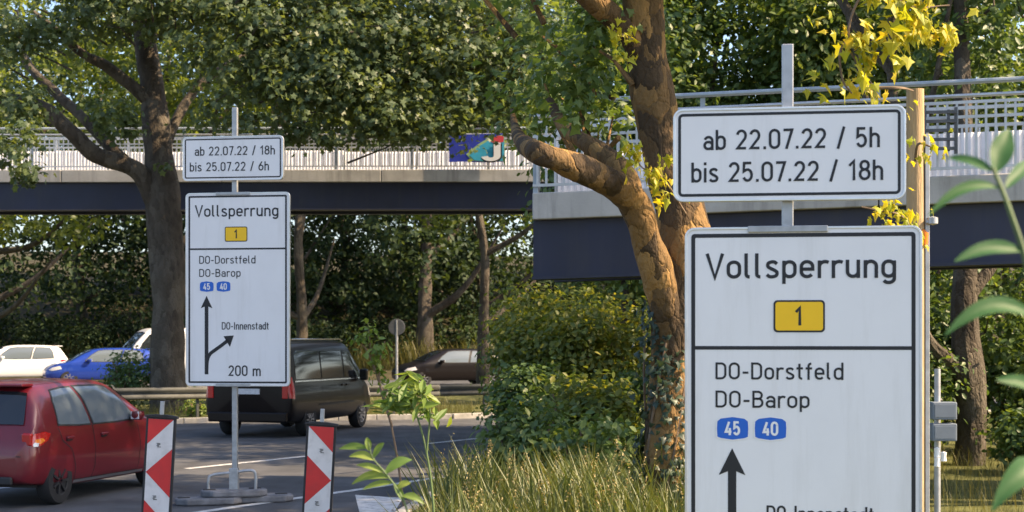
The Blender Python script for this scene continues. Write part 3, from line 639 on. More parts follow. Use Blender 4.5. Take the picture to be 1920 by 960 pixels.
# ------------------------------------------------------------------ guard rail, vehicles
def guard_rail():
    line = [(-24.5,32.6),(-11.3,36.4),(-6.2,38.7),(-1.8,39.9),(2.8,42.6),(11.6,49.6)]
    t = thing('guard_rail', (-6.2,38.7,.09), 'grey steel crash barrier along the grass median behind van', 'guard rail'); off = (-6.2,38.7,.09)
    prof = [(0,.44),(-.035,.47),(-.035,.52),(.02,.56),(.02,.60),(-.035,.64),(-.035,.69),(0,.72)]
    for a, b in zip(line[:-1], line[1:]):
        a, b = np.array(a,float), np.array(b,float); L = np.hypot(*(b-a)); d = (b-a)/L; n = np.array((-d[1],d[0])); k = max(1,int(round(L/4)))
        for i in range(k):
            p0, p1 = a+d*L*i/k, a+d*(L*(i+1)/k-.01); mb = MB(); m = len(prof)
            mb.add([(*(p+n*o),z+.09) for p in (p0,p1) for o,z in prof],[(j,j+1,j+1+m,j+m) for j in range(m-1)])
            o = mb.build('rail_beam', M['guard'], t, True, off=off, fix=False); q = o.modifiers.new('solid','SOLIDIFY'); q.thickness = .006
            for w in (.25,.75):
                c = a+d*L*(i+w)/k+n*.09; mb = MB(); mb.box((c[0],c[1],.42),(.055,.09,.72),math.atan2(d[1],d[0])); mb.build('rail_post', M['guard'], t, off=off)
M['guard'] = mat('weathered guard rail', (.065,.068,.065), .7, .1, var=.3, scale=4, dirt=(.04,.042,.038), dscale=2.5, damt=.7)
guard_rail()

class Car:
    """x forward from the rear bumper, y left, z up.  stations: x, half width, bottom, belt, top, roof half width"""
    def __init__(s, st): s.st = spline(st, 6); s.xs = np.array([r[0] for r in s.st])
    def row(s, x):
        i = int(np.clip(np.searchsorted(s.xs, x)-1, 0, len(s.xs)-2)); t = (x-s.xs[i])/(s.xs[i+1]-s.xs[i]+1e-9)
        return s.st[i]*(1-t)+s.st[i+1]*t
    def section(s, x, k=5):
        _, w, zb, bl, tp, wr = s.row(x); bl = min(bl, tp-.03); h = bl-zb; g = tp-bl
        pts = [(0,zb),(.80*w,zb),(.955*w,zb+.10*h),(w,zb+.45*h),(.99*w,zb+.72*h),(.955*w,bl),(.5*(.955*w+wr)+.012,bl+.52*g),(wr+.01,tp-.16*g-.008),(wr*.84,tp-.035*g-.004),(wr*.45,tp-.008),(0,tp)]
        return np.array(spline(pts, k))
    def body(s, mtl, root, wheels, R, name='body'):
        mb = MB(); secs = []
        for r in s.st:
            c = s.section(r[0]); full = [(r[0],-y,z) for y,z in c]+[(r[0],y,z) for y,z in c[::-1][1:-1]]; secs.append(full)
        n = len(secs[0]); mb.add([p for q in secs for p in q],[(i*n+k,i*n+(k+1)%n,(i+1)*n+(k+1)%n,(i+1)*n+k) for i in range(len(secs)-1) for k in range(n)])
        for i, q in ((0,secs[0]),(len(secs)-1,secs[-1])):
            c = np.mean(q, axis=0); mb.v.append(tuple(c)); ci = len(mb.v)-1; mb.f += [(i*n+k,i*n+(k+1)%n,ci) for k in range(n)]
        o = mb.build(name, mtl, root)
        cut = MB()
        for x in wheels:
            for sy in (-1,1):
                w = s.row(x)[1]; m_ = 28; cy0, cy1 = sy*(w-.30), sy*(w+.3); ring_ = [(x+R*1.14*math.cos(2*math.pi*i/m_), R+R*1.14*math.sin(2*math.pi*i/m_)+.01) for i in range(m_)]
                cut.prism(ring_, cy0, cy1)
        co = cut.build('cutter', M['trim']); bo = o.modifiers.new('b','BOOLEAN'); bo.object = co; bo.operation = 'DIFFERENCE'; bo.solver = 'EXACT'
        dg = bpy.context.evaluated_depsgraph_get(); me = bpy.data.meshes.new_from_object(o.evaluated_get(dg)); o.modifiers.clear(); old = o.data; o.data = me
        me.materials.clear(); me.materials.append(mtl); bpy.data.objects.remove(co); shade(o, 38); return o
    def side_y(s, x, z):
        c = s.section(x, 8); i = np.argmin(np.abs(c[:,1]-s.row(x)[2])) ; cc = c[8:] ; o = np.argsort(cc[:,1], kind='stable'); return float(np.interp(z, cc[o,1], cc[o,0]))
    def side_patch(s, name, poly, mtl, par, side=-1, off=.006, n=12, smooth=True):
        """poly in x,z on the flank, meshed and laid on the body"""
        bm = bmesh.new(); f = bm.faces.new([bm.verts.new((x,0,z)) for x,z in poly]); xs = [p[0] for p in poly]; zs = [p[1] for p in poly]
        for i in range(1,n):
            for co, no in (((min(xs)+(max(xs)-min(xs))*i/n,0,0),(1,0,0)),((0,0,min(zs)+(max(zs)-min(zs))*i/n),(0,0,1))):
                bmesh.ops.bisect_plane(bm, geom=bm.verts[:]+bm.edges[:]+bm.faces[:], plane_co=co, plane_no=no)
        for v in bm.verts: v.co.y = side*(s.side_y(v.co.x, v.co.z)+off)
        me = bpy.data.meshes.new(name); bm.to_mesh(me); bm.free(); me.materials.append(mtl)
        o = bpy.data.objects.new(name, me); COL.objects.link(o); o.parent = par
        if smooth: shade(o)
        return o
    def top_z(s, x, y):
        c = s.section(x, 8); k = len(c)*6//10; cc = c[k:][::-1]; return float(np.interp(abs(y), cc[:,0], cc[:,1]))
    def top_patch(s, name, x0, x1, f0, f1, mtl, par, off=.008, n=10):
        """screen between stations x0 and x1, f = share of the roof half width covered"""
        mb = MB(); vs = []
        for i in range(n+1):
            x = x0+(x1-x0)*i/n; wv = s.row(x)[5]*(f0+(f1-f0)*i/n)
            for j in range(n+1):
                y = wv*(2*j/n-1); vs.append((x+(off if x1>1.5 else -off), y, s.top_z(x,y)+off))
        m = n+1; mb.add(vs,[(i*m+j,i*m+j+1,(i+1)*m+j+1,(i+1)*m+j) for i in range(n) for j in range(n)]); return mb.build(name, mtl, par, True)
def wheel(root, x, y, R, wd, rimmat, spokes=7):
    s = -1 if y < 0 else 1; mb = MB(); w = wd/2
    mb.lathe([(R*.62,-w),(R*.93,-w),(R,-w*.6),(R,w*.6),(R*.93,w),(R*.62,w)],28,'y',(x,y,R)); o = mb.build('wheel', M['tyre'], root, True)
    mb = MB(); mb.lathe([(R*.64,s*w*.95),(R*.60,s*w*.7),(R*.2,s*w*.55),(.0001,s*w*.62)],24,'y',(x,y,R)); mb.build('rim', M['darkrim'], o, True)
    mb = MB()
    for i in range(spokes):
        a = 2*math.pi*i/spokes; mb.beam((x+.04*math.cos(a),y+s*w*.80,R+.04*math.sin(a)),(x+R*.58*math.cos(a),y+s*w*.86,R+R*.58*math.sin(a)),.04,.028)
    mb.lathe([(R*.64,s*w*.98),(R*.58,s*w*.90),(R*.57,s*w*.6)],24,'y',(x,y,R)); mb.build('spokes', rimmat, o)
    return o
def seam(car, pts, par, side=-1):
    for a, b in zip(pts[:-1], pts[1:]):
        dx, dz = b[0]-a[0], b[1]-a[1]; L = math.hypot(dx,dz); nx, nz = -dz/L*.007, dx/L*.007
        car.side_patch('door_seam', [(a[0]+nx,a[1]+nz),(a[0]-nx,a[1]-nz),(b[0]-nx,b[1]-nz),(b[0]+nx,b[1]+nz)], M['trim'], par, side, .003, 4, False)
def head(a): return math.radians(90-a)
HATCH = [(0,.60,.36,.60,.63,.50),(.035,.72,.31,.74,.77,.62),(.12,.79,.28,.90,.96,.67),(.28,.82,.26,.945,1.26,.625),(.40,.83,.24,.95,1.41,.585),(.62,.835,.22,.945,1.475,.575),
 (1.2,.84,.20,.925,1.505,.58),(1.85,.84,.20,.91,1.50,.58),(2.25,.84,.20,.90,1.44,.575),(2.6,.84,.20,.895,1.27,.60),(2.95,.835,.20,.885,1.03,.66),(3.12,.82,.20,.86,.94,.68),(3.42,.79,.21,.79,.87,.62),(3.66,.70,.24,.68,.74,.52),(3.77,.60,.29,.58,.62,.42),(3.80,.52,.33,.54,.56,.36)]
def hatchback(root, paint, wheelmat, detail=True, R=.29):
    c = Car(HATCH); b = c.body(paint, root, (.62,3.07), R)
    for x in (.62,3.07):
        for y in (-.735,.735): wheel(root, x, y, R, .18, wheelmat)
        mb = MB(); mb.box((x,0,.44),(.74,1.36,.42)); mb.build('wheel_housing', M['trim'], root)
    for sd in (-1,1):
        q1 = [(.62,.975),(1.05,.955),(1.36,.95),(1.30,1.20),(1.21,1.405),(.98,1.40),(.74,1.375),(.66,1.25)]
        q2 = [(1.44,.948),(2.0,.945),(2.50,.96),(2.52,1.01),(2.34,1.20),(2.10,1.375),(1.90,1.405),(1.30,1.41),(1.37,1.24)]
        sh = lambda p, k: [(np.mean([a for a,_ in p])+(x-np.mean([a for a,_ in p]))*k[0], np.mean([a for _,a in p])+(z-np.mean([a for _,a in p]))*k[1]) for x,z in p]
        for q in (q1,q2):
            tr = c.side_patch('window_trim', sh(q,(1.06,1.09)), M['trim'], root, sd, .004); c.side_patch('side_window', q, M['glasslight'], root, sd, .009)
        if detail:
            seam(c, [(1.40,.93),(1.42,.70),(1.42,.42),(1.36,.27)], root, sd); seam(c, [(2.56,.90),(2.60,.65),(2.56,.30)], root, sd); seam(c, [(.60,.93),(.66,.78),(.86,.66),(.95,.45),(.96,.28)], root, sd)
            seam(c, [(.96,.27),(2.56,.27)], root, sd)
            for x in (.82,1.66):
                yy = sd*(c.side_y(x,.80)+.02); mb = MB(); mb.box((x,yy,.80),(.17,.03,.035)); h = mb.build('door_handle', paint, root, bevel=.012)
                mb = MB(); mb.box((x-.01,yy-sd*.012,.79),(.12,.02,.05)); mb.build('handle_recess', M['trim'], h)
            c.side_patch('sill_strip', [(.95,.235),(2.72,.235),(2.72,.27),(.95,.27)], M['rim'], root, sd, .012)
            c.side_patch('side_marker', [(2.74,.62),(2.80,.62),(2.80,.65),(2.74,.65)], M['amber'], root, sd, .01, 3)
        yy = sd*(c.side_y(2.40,.96)+.11); mb = MB(); mb.lathe([(.0001,-.07),(.07,-.06),(.095,0),(.085,.05),(.0001,.06)],14,'z',(2.42,yy,1.0)); m_ = mb.build('mirror', paint, root, True)
        mb = MB(); mb.box((2.35,yy,1.0),(.012,.12,.10)); mb.build('mirror_glass', M['lens'], m_, bevel=.02)
        mb = MB(); mb.box((2.42,yy-sd*.09,.96),(.06,.1,.04)); mb.build('mirror_arm', M['trim'], m_)
        # tail lamp wraps round the corner
        tl = c.side_patch('tail_light', [(.075,.735),(.20,.74),(.33,.80),(.40,.875),(.30,.905),(.12,.885),(.075,.82)], M['taillight'], root, sd, .014)
        mb = MB(); mb.box((.085,sd*.70,.82),(.07,.13,.15)); mb.build('rear_lens', M['taillight'], tl, bevel=.02)
        c.side_patch('lamp_amber', [(.10,.76),(.19,.765),(.27,.80),(.24,.83),(.12,.82)], M['amber'], tl, sd, .02, 5)
        c.side_patch('lamp_clear', [(.085,.735),(.14,.735),(.16,.775),(.10,.785),(.082,.76)], M['lens'], tl, sd, .022, 5)
        c.side_patch('headlight', [(3.30,.66),(3.62,.58),(3.72,.62),(3.60,.72),(3.36,.78)], M['lens'], root, sd, .012, 6)
    c.top_patch('rear_window', .135, .36, .93, .90, M['glass'], root, .012); c.top_patch('windscreen', 2.98, 2.33, .95, .93, M['glass'], root)
    mb = MB(); mb.box((.40,0,1.455),(.26,1.02,.035)); mb.build('roof_spoiler', paint, root, bevel=.015)
    mb = MB(); mb.box((0.0,0,.33),(.06,1.10,.10)); mb.build('lower_bumper', M['trim'], root, bevel=.02)
    mb = MB(); mb.box((.035,0,.78),(.02,.50,.11)); mb.build('number_plate', M['numberplate'], root)
    mb = MB(); mb.box((.05,0,.865),(.03,.62,.03)); mb.build('tailgate_trim', M['trim'], root)
    mb = MB(); mb.beam((.02,-.05,.95),(.16,.36,1.0),.02,.02); mb.build('rear_wiper', M['trim'], root)
    mb = MB(); mb.box((.02,0,.62),(.03,1.30,.012)); mb.build('bumper_seam', M['trim'], root)
    mb = MB(); mb.tube([(.55,0,1.49),(.38,0,1.60)],.006,6); mb.build('aerial', M['trim'], root)
    return c
M['glasslight'] = mat('window glass with painted pale reflection', (.11,.135,.16), .07, spec=.8)  # pale sky reflection painted into the base colour
red = thing('red_hatchback', (-6.45,19.09,.004), 'dark red small hatchback driving away beside the left beacon', 'car', rz=head(15)); hatchback(red, M['paintred'], M['darkrim'])

VAN = [(0,.80,.42,.98,1.70,.66),(.03,.90,.36,1.04,1.84,.72),(.12,.945,.32,1.07,1.925,.76),(.5,.952,.29,1.08,1.96,.78),(1.6,.952,.28,1.08,1.97,.79),(3.0,.952,.28,1.07,1.96,.79),(3.45,.95,.28,1.06,1.90,.78),(3.8,.95,.28,1.05,1.66,.77),(4.1,.945,.28,1.04,1.36,.80),(4.28,.93,.28,1.0,1.16,.80),(4.55,.90,.29,.90,1.02,.74),(4.78,.84,.31,.78,.86,.66),(4.88,.74,.36,.66,.70,.55),(4.90,.66,.40,.6,.63,.5)]
van = thing('black_van', (-5.26,31.85,.004), 'black passenger van with red tail lights half hidden by the sign', 'van', rz=head(15))
c = Car(VAN); c.body(M['paintblack'], van, (.98,3.98), .335)
for x in (.98,3.98):
    for y in (-.83,.83): wheel(van, x, y, .335, .22, M['rim'], 10)
    mb = MB(); mb.box((x,0,.54),(.86,1.52,.44)); mb.build('wheel_housing', M['trim'], van)
for sd in (-1,1):
    c.side_patch('side_window', [(.30,1.17),(1.62,1.16),(1.62,1.72),(.45,1.74),(.33,1.66)], M['glass'], van, sd, .008)
    c.side_patch('side_window', [(1.70,1.16),(2.90,1.15),(2.90,1.71),(1.70,1.72)], M['glass'], van, sd, .008)
    c.side_patch('side_window', [(2.99,1.15),(3.98,1.13),(3.92,1.25),(3.62,1.56),(3.40,1.70),(2.99,1.71)], M['glass'], van, sd, .008)
    c.side_patch('chrome_strip', [(.25,1.115),(3.98,1.095),(3.98,1.12),(.25,1.14)], M['chrome'], van, sd, .012)
    c.side_patch('lower_strip', [(1.45,.60),(3.45,.60),(3.45,.64),(1.45,.64)], M['trim'], van, sd, .012)
    seam(c, [(1.66,1.1),(1.66,.32)], van, sd); seam(c, [(2.95,1.1),(2.95,.32)], van, sd)
    for x in (2.82,3.08):
        yy = sd*(c.side_y(x,.99)+.02); mb = MB(); mb.box((x,yy,.99),(.16,.03,.04)); mb.build('door_handle', M['paintblack'], van, bevel=.01)
    tl = c.side_patch('tail_light', [(.015,.80),(.14,.78),(.17,1.0),(.12,1.22),(.04,1.20),(.015,1.0)], M['taillight'], van, sd, .012)
    mb = MB(); mb.box((-.005,sd*.80,.99),(.03,.12,.40)); mb.build('tail_lens', M['taillight'], tl, bevel=.012)
    mb = MB(); mb.box((-.01,sd*.62,.44),(.02,.30,.04)); mb.build('reflector', M['taillight'], van)
    yy = sd*(c.side_y(3.85,1.12)+.13); mb = MB(); mb.box((3.86,yy,1.18),(.12,.18,.25)); mb.build('mirror', M['paintblack'], van, bevel=.035)
    c.side_patch('headlight', [(4.45,.72),(4.72,.66),(4.80,.74),(4.62,.86),(4.48,.88)], M['lens'], van, sd, .012, 6)
c.top_patch('windscreen', 4.14, 3.52, .93, .93, M['glass'], van)
mb = MB(); mb.box((.035,0,1.46),(.07,1.34,.54)); mb.build('rear_window', M['glass'], van, bevel=.03)
mb = MB(); mb.box((-.012,.0,.42),(.08,1.70,.20)); mb.build('rear_bumper', M['paintblack'], van, bevel=.03)
pl = MB(); pl.box((-.012,.0,.93),(.02,.52,.11)); pl = pl.build('number_plate', M['numberplate'], van)
mb = MB(); mb.box((0,0,1.84),(.03,.30,.03)); mb.build('brake_light', M['taillight'], van)
mb = MB(); mb.box((.3,0,1.955),(.5,1.3,.03)); mb.build('roof_edge', M['rim'], van, bevel=.012)
for sd in (-1,1):
    mb = MB(); mb.tube([(.25,sd*.74,1.925),(.35,sd*.74,1.965),(3.1,sd*.74,1.965),(3.25,sd*.74,1.92)],.016,6); mb.build('roof_bar', M['chrome'], van, True)

def far_car(px, Y, ang, paint, label, name):
    g = G(px, Y); t = thing(name, (g[0],g[1],.004), label, 'car', 'cars on the far carriageway', head(ang)); hatchback(t, paint, M['rim'], False); return t
far_car(297,67.0,247,M['paintblue'],'bright blue car behind the dark bush beyond the crash barrier','blue_car').scale = (1.22,1.05,1.0)
far_car(128,70.5,246,M['paintwhite'],'white car partly hidden behind the blue car','white_car').scale = (1.2,1.05,1.06)
far_car(935,66.0,246,M['paintblack'],'shiny black car under trees beyond the barrier, right of van','black_car').scale = (1.18,1.03,.98)
# light truck with amber lamps; its white paint stands in for sun glare
g = G(438,69.5); tr = thing('works_truck', (g[0],g[1],.004), 'truck painted white to stand for sun glare, peeking out between the blue car and the plane trunk', 'truck', rz=head(243))
TR = [(0,.96,.5,1.3,1.55,.9),(.05,.98,.4,1.4,2.2,.9),(.3,.98,.4,1.4,2.32,.9),(3.2,.98,.4,1.4,2.32,.9),(3.9,.98,.4,1.35,2.25,.88),(4.4,.97,.4,1.3,1.8,.88),(4.8,.95,.4,1.2,1.3,.86),(5.3,.9,.42,1.0,1.1,.8),(5.42,.8,.5,.8,.86,.7)]
c = Car(TR); c.body(M['paintwhite'], tr, (1.0,4.3), .36)
for x in (1.0,4.3):
    for y in (-.85,.85): wheel(tr, x, y, .36, .22, M['rim'], 6)
c.top_patch('windscreen', 4.78, 4.05, .93, .93, M['glass'], tr)
for sd in (-1,1): c.side_patch('side_window', [(3.3,1.42),(4.35,1.38),(4.2,1.7),(3.9,2.05),(3.3,2.08)], M['glass'], tr, sd, .01)
mb = MB(); mb.box((3.2,0,2.40),(.22,1.5,.14)); mb.build('lamp_bar', M['white'], tr, bevel=.02)
for y in (-.55,.55):
    mb = MB(); mb.lathe([(.0001,.17),(.08,.15),(.10,0)],12,'z',(3.2,y,2.47)); mb.build('amber_lamp', M['amberlit'] if 'amberlit' in M else M['amber'], tr, True)
# ------------------------------------------------------------------ trees
# big plane tree on the median: trunk and limbs
Y0 = 40.8; base = G(318,Y0)
L = lambda *q: ([P(x,y,Y0+d) for x,y,d,_ in q],[w/2*Y0/FPX for *_,w in q])
limbs = [L((318,815,0,84),(316,770,0,68),(316,600,0,62),(314,480,0,66),(308,390,0,68),(300,310,.1,58),(294,240,.2,54),(284,150,.3,46),(270,60,.4,42),(262,-60,.5,36),(262,-200,.8,24)),
 L((312,440,0,46),(285,365,-.1,40),(255,318,-.3,34),(180,290,-.6,30),(130,245,-.9,28),(75,200,-1.2,25),(0,188,-1.6,22),(-90,210,-2,16)),
 L((262,325,-.3,26),(215,285,-.2,22),(160,225,.1,20),(105,175,.4,19),(60,130,.7,17),(38,85,1.0,13),(30,20,1.3,9)),
 L((290,195,.2,30),(252,165,0,24),(200,125,-.2,20),(150,98,-.4,16),(110,60,-.6,11),(60,20,-.8,7)),
 L((272,90,.4,26),(310,20,.8,20),(360,-60,1.2,16),(470,-120,1.6,10)),
 L((300,300,.2,22),(350,190,1.2,18),(430,120,2.0,14),(560,70,2.6,10),(700,60,3.0,7))]
def E(px, py, Y, rx, ry, rz): p = P(px,py,Y); return (p[0],p[1],p[2],rx,ry,rz)
ells = [E(480,60,38.5,2.4,2.2,1.8),E(640,90,38.5,2.6,2.2,2.0),E(800,110,39,2.4,2.2,1.9),E(560,170,37.5,1.7,1.4,1.0),E(700,200,37.5,1.6,1.3,.8),E(830,215,38,1.3,1.2,.9),
 E(950,60,39.5,2.4,2.2,2.2),E(940,190,39,1.2,1.2,.8),E(420,190,37.8,.9,.9,.7),E(150,20,39,2.2,1.5,.9),E(20,60,38.5,1.3,1.2,.9),E(340,-40,39,3,2.4,1.5),E(700,-60,40,4.5,3,1.8),E(300,30,40,1.0,1,.8)]
tree('plane_tree', base, 'big dark plane tree with spreading limbs left of far sign', limbs, ells, 1250, 26, .40, .17, 3, M['bark'], M['leaf_plane'], shape='star', twigs=140, indiv=300)
# hanging leaf sprigs of the same tree as single clusters
sp_ells = [E(30,270,37,.75,.7,.95),E(55,330,37.3,.45,.5,.35),E(205,215,39,.7,.5,.3),E(120,60,40,.6,.5,.4),E(312,312,40.1,.2,.2,.2),E(880,290,38,.22,.25,.35),E(690,245,38,.9,.7,.35),E(40,190,38,.7,.7,.5),E(230,240,39.4,.5,.4,.25),E(560,250,37.6,.7,.6,.2),E(620,262,37.4,.35,.3,.25),E(745,268,37.5,.4,.3,.25),E(780,250,37.5,.5,.4,.25),E(480,232,37.5,.5,.4,.2)]
t = thing('hanging_foliage', P(30,270,37), 'loose hanging plane leaves around the left tree in front of bridge', 'foliage')
p, nr, s, cc = clump_pts(sp_ells, 120, 18, .25, 41); leaf_objects(M['leaf_plane'], t, p[:300], nr[:300], s[:300]*.17, 'star', P(30,270,37), 41, None); tag(leaves('leaf_cluster', M['leaf_plane'], t, p[300:], nr[300:], s[300:]*.17, 'star', P(30,270,37), 41), kind='stuff')

def simple_tree(name, px, Y, h, cr, label, n, size, seed, lm, trunk_w=.4, crown0=.35, bark='bark', group=None, lean=(0,0), fork=True, squash=1.0):
    b = G(px,Y); r = np.random.default_rng(seed); x,y,_ = b; q = r.normal(size=(6,2))*.25
    tr_ = [((x+q[i][0]*i*.25+lean[0]*i/5, y+q[i][1]*i*.25+lean[1]*i/5, -.2 if i==0 else h*i/5*.85) , trunk_w/2*(1.25 if i==0 else 1-.15*i)) for i in range(6)]
    limbs = [([a for a,_ in tr_],[b_ for _,b_ in tr_])]
    for k in range(5 if fork else 3):
        a = r.uniform(0,6.28); i = r.integers(1,4); p0 = np.array(tr_[i][0]); rr = cr*r.uniform(.5,.8); e = p0+np.array((rr*math.cos(a),rr*math.sin(a),h*r.uniform(.12,.3))); m_ = (p0+e)/2+np.array((0,0,-.05*h*r.random()))
        limbs.append(([p0,m_,e],[trunk_w*.28,trunk_w*.18,.03]))
    tx, ty = x+lean[0]*.6, y+lean[1]*.6
    ells = [(tx,ty,h*(crown0+(1-crown0)*.5),cr*.85,cr*.85*squash,h*(1-crown0)*.5)]
    for k in range(8):
        a = r.uniform(0,6.28); ells.append((tx+cr*.65*math.cos(a),ty+cr*.65*squash*math.sin(a),h*r.uniform(crown0+.05,.95),cr*.45,cr*.45,h*(1-crown0)*.2))
    return tree(name, b, label, limbs, ells, n//22, 22, .22+.055*cr+size*.5, size, seed, M[bark], lm, group=group)
# trees between the bridge and the far carriageway
G1 = 'trees behind the footbridge'
simple_tree('lime_tree',562,52,15,4.2,'slender dark tree just right of the far sign, under the bridge',9000,.22,11,M['leaf_back'],.42,.46,group=G1)
simple_tree('lime_tree',-45,53,14,5.6,'sunlit leafy tree at the far left behind the bridge',12000,.21,12,M['leaf_back'],.45,.34,group=G1)
simple_tree('lime_tree',316,57,15,4.4,'leafy tree behind the big plane tree trunk',9000,.22,13,M['leaf_back'],.45,.44,group=G1)
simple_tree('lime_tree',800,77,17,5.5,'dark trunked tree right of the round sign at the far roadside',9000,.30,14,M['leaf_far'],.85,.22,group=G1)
simple_tree('lime_tree',905,54,14,4.2,'leafy tree behind the bridge near the banner',10000,.21,15,M['leaf_back'],.42,.45,group=G1)
G2 = 'trees of the far wood'
far_l = ['at the left edge','left of the big plane trunk','behind the big plane trunk','behind the far sign','above the black van','behind the dark trunk','behind the banner','behind the right plane tree','behind the near sign','behind the round post','at the right edge','just past the right edge','well past the right edge','farthest past the right edge']
for i, px in enumerate((-40,150,330,470,640,760,900,1090,1330,1620,1880,2180,2480,2800)):
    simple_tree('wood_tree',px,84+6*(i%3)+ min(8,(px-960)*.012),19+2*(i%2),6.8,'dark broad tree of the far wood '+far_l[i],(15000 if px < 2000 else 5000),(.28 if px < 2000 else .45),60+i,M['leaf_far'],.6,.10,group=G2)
for i, (px,Y,h,w) in enumerate(((-20,76,3.4,3.2),(120,75,3.0,3.0),(255,76,3.6,3.2),(400,77,3.2,3),(560,77,3.2,3.0),(690,78,3.0,3.0),(880,80,3.6,3.2),(1020,80,4,3.6))):
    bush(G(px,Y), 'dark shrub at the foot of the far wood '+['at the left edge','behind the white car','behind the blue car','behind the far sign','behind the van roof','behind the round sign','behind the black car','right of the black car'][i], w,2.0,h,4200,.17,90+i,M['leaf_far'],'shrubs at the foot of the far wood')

# right plane tree with flaking bark
Y1 = 14.2; base = G(1250,Y1)
L = lambda *q: ([P(x,y,Y1+d) for x,y,d,_ in q],[w/2*Y1/FPX for *_,w in q])
limbs = [L((1248,1085,0,125),(1248,1000,0,95),(1250,850,0,82),(1258,700,0,80),(1272,560,0,92),(1284,470,0,112),(1274,390,.1,96),(1246,300,.2,78),(1228,210,.25,84),(1216,120,.3,80),(1206,20,.35,78),(1190,-120,.4,66),(1170,-300,.6,46)),
 L((1262,640,-.05,50),(1240,545,-.2,60),(1212,450,-.35,56),(1184,375,-.5,56),(1130,335,-.7,54),(1065,308,-1.0,46),(1008,286,-1.1,40),(986,272,-.6,33),(972,256,.4,25),(964,232,1.6,16),(960,200,2.8,8)),
 L((1192,398,-.5,40),(1176,340,-.45,46),(1145,300,-.3,40),(1105,272,-.1,34),(1060,240,.2,26),(1030,190,.6,18)),
 L((1214,130,.3,46),(1165,50,.1,42),(1110,0,-.1,44),(1040,-60,-.4,36),(950,-140,-.8,24)),
 L((1205,0,.4,40),(1260,-90,.2,34),(1380,-170,-.6,28),(1520,-200,-1.6,22),(1660,-190,-2.4,15))]
ells = [E(1130,60,14.6,.30,.4,.28),E(1085,170,14.9,.50,.5,.45),E(1090,110,15.2,.45,.4,.35),E(1090,-120,14.5,1.6,1.5,.5),E(1400,-190,14,1.8,1.5,.5),E(1050,225,15,.28,.3,.3),E(1140,215,15.3,.3,.3,.25),E(1000,-160,13.4,.9,1.0,.4),E(968,215,16.6,.25,.4,.28),E(985,255,16.2,.18,.3,.22),E(990,150,16.5,.4,.5,.35),E(1020,190,16,.3,.3,.3),E(985,60,16,.5,.5,.4),E(1060,215,13.4,.22,.25,.18),(3.7,13.6,6.3,.9,.8,.6),(4.6,13.5,7.2,1.0,.9,.6),(2.9,13.7,5.6,.5,.5,.3)]
tree('plane_tree', base, 'plane tree with flaking sunlit golden bark behind near sign', limbs, ells, 250, 24, .22, .135, 5, M['barkwarm'], M['leaf_right'], shape='lobed', twigs=40, indiv=300)
# yellow-green sprays of that tree: branchlets with big lobed leaves
def spray(label, Y, stems, ells, n, size, seed, lm='leaf_yellow'):
    o = P(*ells[0][:2],Y); t = thing('leafy_branch', o, label, 'branch', 'sunlit branches of the right plane tree')
    for st in stems:
        mb = MB(); rows = spline([P(x,y,Y+d) for x,y,d in st],5); k = len(rows); mb.tube(rows,[.011*(1-.6*i/k) for i in range(k)],6); mb.build('twig', M['twig'], t, True, off=o)
    e = [E(px,py,Y+d,a*Y/FPX,max(a,b)*.6*Y/FPX,b*Y/FPX) for px,py,d,a,b in ells]
    p, nr, s, cc = clump_pts(e, max(4,n//7), 7, .09, seed, shell=.5, flat=.9)
    r = np.random.default_rng(seed); nr = r.normal(size=p.shape)*.5+np.array((.65,-.40,.40)); tg = r.normal(size=p.shape)*.5+np.array((0,0,-1)); p, nr, s, tg = p[:300], nr[:300], s[:300], tg[:300]
    s = s*r.uniform(.55,1.15,len(s)); h_ = len(p)//2; leaf_objects(M[lm], t, p[:h_], nr[:h_], s[:h_]*size, 'lobed', o, seed, tg[:h_]); leaf_objects(M[lm], t, p[h_:], nr[h_:], s[h_:]*size, 'lobed_curl', o, seed+1, tg[h_:])
Ys = 10.0
spray('bright yellow green hanging plane branch above the near sign', Ys, [[(1660,-190,.1),(1640,-60,.0),(1600,20,0),(1590,80,0),(1608,120,0),(1640,165,-.1)],[(1592,70,0),(1575,100,0),(1580,150,0),(1597,175,0)],[(1640,-60,0),(1700,10,.1),(1780,10,.2)],[(1640,165,-.1),(1690,165,-.1),(1712,170,.3)]],
  [(1600,40,0,70,55),(1640,90,0,55,50),(1555,130,0,28,30),(1620,160,0,75,30),(1545,185,0,38,12),(1700,30,.1,75,45),(1790,15,.2,25,25),(1520,45,0,15,12),(1700,175,.1,40,16),(1640,-30,0,70,40),(1760,60,.3,70,30)], 330, .135, 71)
spray('small yellow green leaf tuft between the trunk and date board', 13.4, [[(1285,400,.5),(1240,330,.1),(1205,315,0),(1190,290,0)]], [(1225,335,0,38,28),(1195,290,0,30,22),(1255,300,.1,18,22),(1250,360,0,18,14)], 130, .12, 72)
spray('yellow leaf tuft below the right end of the date board', 9.6, [[(1712,440,.6),(1690,405,.1),(1650,395,0),(1615,388,0)]], [(1660,395,0,42,16),(1690,412,0,24,16),(1618,388,0,12,10),(1730,445,0,10,8)], 70, .085, 73)
spray('few yellow leaves sprouting beside the round post', 10.0, [[(1716,300,.5),(1722,270,.1),(1745,275,0)]], [(1712,262,0,16,14),(1742,277,0,16,8),(1708,215,0,10,8)], 24, .085, 74)
spray('yellow leaf tuft on the upper trunk of right plane tree', 13.6, [[(1200,80,.6),(1160,62,.1),(1140,50,0)]], [(1160,60,0,30,20),(1138,45,0,12,10),(1172,100,0,10,10)], 55, .11, 75)
